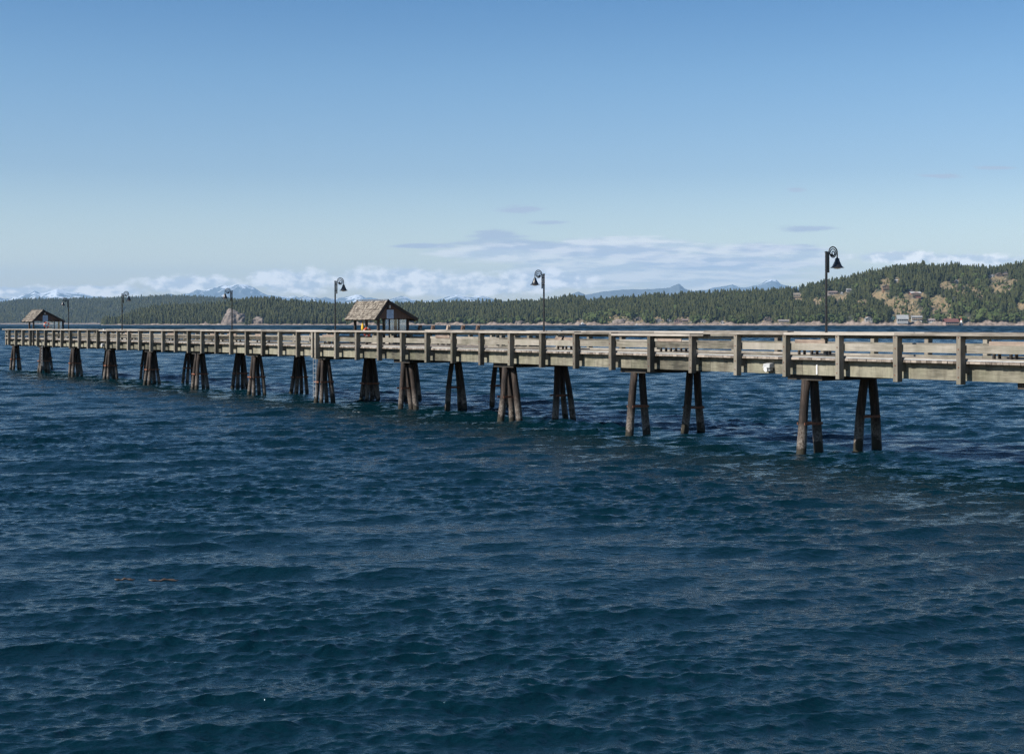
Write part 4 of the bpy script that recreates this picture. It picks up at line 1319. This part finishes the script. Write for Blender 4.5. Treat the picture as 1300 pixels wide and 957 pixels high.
def mountains(name, label, prof, Yr, snow_fn, seed):
    xs, ys = zip(*prof)
    px = np.arange(xs[0], xs[-1], 1.0)
    u = np.concatenate([np.linspace(0, 1, 46), [1.15, 1.4]])
    H = (HY - np.interp(px, xs, ys)) * Yr / F + EYE
    dep = Yr * .17
    co, sn = [], []
    for iu, uu in enumerate(u):
        for ip, p in enumerate(px):
            Yq = Yr - dep * (1 - uu)
            Xq = (p - CX) / F * Yq
            r_ = mn.ridged_multi_fractal(Vector((Xq * 28 / Yr + seed, Yq * 15 / Yr, seed)), .9, 2.1, 5, .9, 2.0)
            g = uu if uu <= 1 else 1 - .6 * (uu - 1)
            z = H[ip] * g ** 1.15
            z *= 1 + (.34 * (r_ - 1.1)) * min(1, 4 * (1 - uu) if uu < 1 else 0) * g
            co.append((Xq, Yq, z - 3))
            sn.append(snow_fn(p, z / max(H.max(), 1), z * F / Yq, r_))
    nr, nc = len(u), len(px)
    idx = np.arange(nr * nc).reshape(nr, nc)
    q = np.stack([idx[:-1, :-1], idx[:-1, 1:], idx[1:, 1:], idx[1:, :-1]], -1).reshape(-1, 4)
    me = bpy.data.meshes.new(name); me.from_pydata(co, [], q.tolist())
    at = me.attributes.new("snow", 'FLOAT', 'POINT'); at.data.foreach_set("value", np.array(sn, np.float32))
    me.polygons.foreach_set("use_smooth", [True] * len(q)); me.materials.append(M["mtn"])
    o = bpy.data.objects.new(name, me); COL.objects.link(o)
    tag(o, label, None, None, "structure")
def jag(prof, amp=1.5):
    r_ = random.Random(5); out = []
    for (x0, y0), (x1, y1) in zip(prof[:-1], prof[1:]):
        out.append((x0, y0)); n = int((x1 - x0) / 6)
        for k in range(1, n): out.append((x0 + (x1 - x0) * k / n, y0 + (y1 - y0) * k / n + r_.uniform(-amp, amp)))
    out.append(prof[-1]); return out
farp = [(-200, 383), (-60, 381), (0, 377.5), (12, 379), (24, 376), (32, 372.5), (44, 368.5), (52, 372), (60, 371), (72, 366.5), (82, 369), (95, 371), (110, 374), (130, 376), (150, 378), (190, 377), (205, 375), (215, 372.5), (228, 375.5), (240, 372.5), (250, 367.5), (262, 368), (275, 364.5), (287, 362), (300, 361), (312, 361), (322, 364.5), (330, 370), (340, 375), (360, 376), (400, 377), (420, 379), (440, 377), (452, 374), (464, 378), (485, 381), (500, 378), (510, 375.5), (522, 380), (545, 381), (560, 379), (580, 374), (592, 377), (605, 375.5), (622, 378), (642, 383), (700, 386), (800, 380), (866, 368), (875, 369), (890, 368), (905, 365), (920, 363), (930, 361), (940, 365), (955, 363), (965, 361), (973, 356), (985, 355), (992, 361), (1005, 364), (1035, 367), (1080, 374), (1200, 382), (1500, 390)]
def snow_far(p, zr, ypx, rr):
    if p < 160: return .12 + .02 * (ypx - 30) + .25
    if p < 350: return .28 + .035 * (ypx - 38)
    if p < 660: return .3 + .03 * (ypx - 28)
    return .08 + .028 * (ypx - 44)
mountains("mountains", "distant snow streaked blue mountain range beyond the islands", jag(farp), 45000, snow_far, 3.3)
nearp = [(640, 392), (690, 386), (715, 378.5), (726, 373), (734, 370), (743, 374), (760, 371), (790, 367.5), (815, 367.5), (835, 366), (850, 365), (862, 360), (869, 366), (880, 371), (905, 377), (960, 386), (1000, 392)]
mountains("mountains", "nearer plain blue mountain ridge without snow between the lamps", jag(nearp, .5), 34000, lambda p, zr, y, rr: -1.2, 8.1)

# ------------------------------------------------------------------ haze
def haze():
    mb = MB(); mb.box(-56000, 56000, -400, 52000, -2.6, 1900)
    m = bpy.data.materials.new("haze_air"); m.use_nodes = True
    nt = m.node_tree; nt.nodes.remove(nt.nodes["Principled BSDF"])
    v = N(nt, "ShaderNodeVolumePrincipled")
    v.inputs["Color"].default_value = (0.42, 0.68, 1.0, 1)
    v.inputs["Density"].default_value = 2.2e-5
    v.inputs["Anisotropy"].default_value = 0.0
    nt.links.new(v.outputs[0], nt.nodes["Material Output"].inputs["Volume"])
    o = mb.build("haze", m)
    tag(o, "pale blue haze in the air over the water", None, None, "stuff")
haze()

# ------------------------------------------------------------------ sky, sun
EL = R(40)
S = Vector((-.901, -.433, 0)).normalized() * math.cos(EL) + Vector((0, 0, math.sin(EL)))
sun_d = bpy.data.lights.new("sun", 'SUN'); sun_d.energy = 5.0; sun_d.angle = R(.53); sun_d.color = (1, .945, .86)
sun = bpy.data.objects.new("sun", sun_d); COL.objects.link(sun)
sun.rotation_euler = S.to_track_quat('Z', 'Y').to_euler(); sun.location = (-60, -30, 80)

world = bpy.data.worlds.new("World"); SC.world = world; world.use_nodes = True
nt = world.node_tree
bg = nt.nodes["Background"]; STR = 0.07; bg.inputs[1].default_value = STR
sky = N(nt, "ShaderNodeTexSky", sky_type='NISHITA')
sky.sun_disc = False; sky.sun_elevation = EL; sky.sun_rotation = math.atan2(S.x, S.y)
sky.altitude = 0; sky.air_density = 1.0; sky.dust_density = 0.6; sky.ozone_density = 1.6
tc = N(nt, "ShaderNodeTexCoord"); sx = N(nt, "ShaderNodeSeparateXYZ"); nt.links.new(tc.outputs["Generated"], sx.inputs[0])
yy = math_n(nt, 'MAXIMUM', sx.outputs[1], .05)
ax = math_n(nt, 'MULTIPLY', math_n(nt, 'DIVIDE', sx.outputs[0], yy), 18.06)   # azimuth in hundreds of picture px at f
ez = math_n(nt, 'MULTIPLY', math_n(nt, 'DIVIDE', sx.outputs[2], yy), 18.06)   # elevation likewise
def cvec(sxv, syv, ox=0.0, oy=0.0):
    c = N(nt, "ShaderNodeCombineXYZ")
    nt.links.new(math_n(nt, 'MULTIPLY_ADD', ax, sxv, ox), c.inputs[0]); nt.links.new(math_n(nt, 'MULTIPLY_ADD', ez, syv, oy), c.inputs[1])
    return c.outputs[0]
def noise(vec, scale, detail=6, rough=.55):
    n = N(nt, "ShaderNodeTexNoise"); n.inputs["Scale"].default_value = scale; n.inputs["Detail"].default_value = detail; n.inputs["Roughness"].default_value = rough
    nt.links.new(vec, n.inputs["Vector"]); return n.outputs[0]
def band(v, a, b, c, d):
    m1 = N(nt, "ShaderNodeMapRange", interpolation_type='SMOOTHSTEP'); m1.inputs[1].default_value = a; m1.inputs[2].default_value = b
    m2 = N(nt, "ShaderNodeMapRange", interpolation_type='SMOOTHSTEP'); m2.inputs[1].default_value = c; m2.inputs[2].default_value = d; m2.inputs[3].default_value = 1; m2.inputs[4].default_value = 0
    nt.links.new(v, m1.inputs[0]); nt.links.new(v, m2.inputs[0])
    return math_n(nt, 'MULTIPLY', m1.outputs[0], m2.outputs[0])
def gauss(cx, cy, rx, ry):
    a = math_n(nt, 'DIVIDE', math_n(nt, 'SUBTRACT', ax, cx), rx); b = math_n(nt, 'DIVIDE', math_n(nt, 'SUBTRACT', ez, cy), ry)
    q = math_n(nt, 'ADD', math_n(nt, 'MULTIPLY', a, a), math_n(nt, 'MULTIPLY', b, b))
    return math_n(nt, 'POWER', 2.718, math_n(nt, 'MULTIPLY', q, -1.0))
def addall(l):
    r = l[0]
    for x in l[1:]: r = math_n(nt, 'ADD', r, x)
    return r
# cumulus bank low over the mountains
puff_mask = addall([gauss(-4.15, .50, .6, .11), gauss(-2.85, .52, .5, .16), gauss(-1.45, .55, .8, .16), gauss(-.55, .45, .7, .12), gauss(.45, .55, .6, .14), gauss(-6.2, .40, .7, .09), gauss(-5.2, .40, .5, .07), gauss(4.9, .85, .5, .08), gauss(6.0, .80, .7, .08)])
bank_mask = addall([gauss(1.0, .72, 1.1, .24), gauss(2.4, .62, 1.5, .24), gauss(1.5, 1.0, .8, .09), gauss(3.3, .85, .9, .14), gauss(-.2, .9, .8, .1)])
def cloud(mask, sxv, syv, scale, lo, hi, ox):
    a_ = noise(cvec(sxv, syv, ox), scale, 9, .56); b_ = noise(cvec(sxv, syv, ox + .09, -.15), scale, 9, .56)
    cov_ = math_n(nt, 'ADD', math_n(nt, 'MULTIPLY', math_n(nt, 'MINIMUM', mask, 1.0), .6), math_n(nt, 'SUBTRACT', a_, .5))
    m_ = N(nt, "ShaderNodeMapRange", interpolation_type='SMOOTHSTEP'); m_.inputs[1].default_value = lo; m_.inputs[2].default_value = hi; nt.links.new(math_n(nt, 'MULTIPLY', cov_, math_n(nt, 'MULTIPLY', mask, 4.0, clamp=True)), m_.inputs[0])
    l_ = N(nt, "ShaderNodeMapRange"); l_.inputs[1].default_value = -.09; l_.inputs[2].default_value = .09; nt.links.new(math_n(nt, 'SUBTRACT', a_, b_), l_.inputs[0])
    return m_.outputs[0], l_.outputs[0]
ca_o, lit_o = cloud(puff_mask, 1.0, 1.7, 3.4, .11, .42, 0.0)
bk_o, bkl_o = cloud(bank_mask, .55, 3.4, 2.6, .10, .50, 7.3)
# thin stratus streaks higher up
st_mask = addall([gauss(-.05, 1.0, .9, .08), gauss(-.2, 1.13, .35, .06), gauss(.1, 1.45, .35, .06), gauss(.45, 1.28, .3, .03), gauss(1.3, .92, 1.0, .1), gauss(3.7, 1.2, .4, .05), gauss(3.4, .95, .8, .07), gauss(5.45, 1.87, .35, .03), gauss(6.1, 1.97, .35, .03), gauss(3.6, 1.7, .15, .04), gauss(2.6, .75, 1.2, .1), gauss(-1.2, .98, .3, .03)])
sn_ = noise(cvec(.8, 5.5, 3.1, 1.7), 2.6, 7, .6)
sv = math_n(nt, 'ADD', math_n(nt, 'MULTIPLY', math_n(nt, 'MINIMUM', st_mask, 1.0), .55), math_n(nt, 'SUBTRACT', sn_, .5))
sa = N(nt, "ShaderNodeMapRange", interpolation_type='SMOOTHSTEP'); sa.inputs[1].default_value = .17; sa.inputs[2].default_value = .5; nt.links.new(math_n(nt, 'MULTIPLY', sv, math_n(nt, 'MULTIPLY', st_mask, 5.0, clamp=True)), sa.inputs[0])
fr_ = math_n(nt, 'GREATER_THAN', sx.outputs[1], .1)
K = 1.0 / STR / 2 ** EXPO
el_r = ramp(nt, [(0.0, (1.0, .75, .58)), (.043, (.97, .73, .57)), (.104, (.58, .515, .48)), (.17, (.445, .475, .475)), (.227, (.295, .395, .44)), (1.0, (.22, .33, .40))])
nt.links.new(sx.outputs[2], el_r.inputs[0])
tint = mixc(nt, 1.0, mixc(nt, 1.0, sky.outputs[0], (1.6, 2.0, 2.4), "MULTIPLY"), el_r.outputs[0], "MULTIPLY")
CB = lambda c: tuple(x * K for x in c)
ccol = mixc(nt, lit_o, CB((.72, .78, .86)), CB((1.5, 1.44, 1.38)))
bcol = mixc(nt, bkl_o, CB((.60, .68, .79)), CB((1.08, 1.06, 1.05)))
col = mixc(nt, math_n(nt, 'MULTIPLY', math_n(nt, 'MULTIPLY', sa.outputs[0], .8), fr_), tint, CB((.47, .54, .68)))
col = mixc(nt, math_n(nt, 'MULTIPLY', math_n(nt, 'MULTIPLY', bk_o, .72), fr_), col, bcol)
col = mixc(nt, math_n(nt, 'MULTIPLY', math_n(nt, 'MULTIPLY', ca_o, .78), fr_), col, ccol)
nt.links.new(col, bg.inputs[0])

SC.view_settings.view_transform = 'Standard'; SC.view_settings.look = 'None'
SC.view_settings.exposure = EXPO; SC.view_settings.gamma = 1.0
SC.render.engine = 'CYCLES'
cy = SC.cycles
cy.use_denoising = True; cy.denoising_prefilter = 'NONE'; cy.denoising_input_passes = 'RGB_ALBEDO_NORMAL'
try: cy.denoiser = 'OPENIMAGEDENOISE'
except Exception: pass
cy.max_bounces = 6; cy.diffuse_bounces = 2; cy.glossy_bounces = 3; cy.transparent_max_bounces = 8; cy.volume_bounces = 0
cy.caustics_reflective = False; cy.caustics_refractive = False
SC.render.film_transparent = False
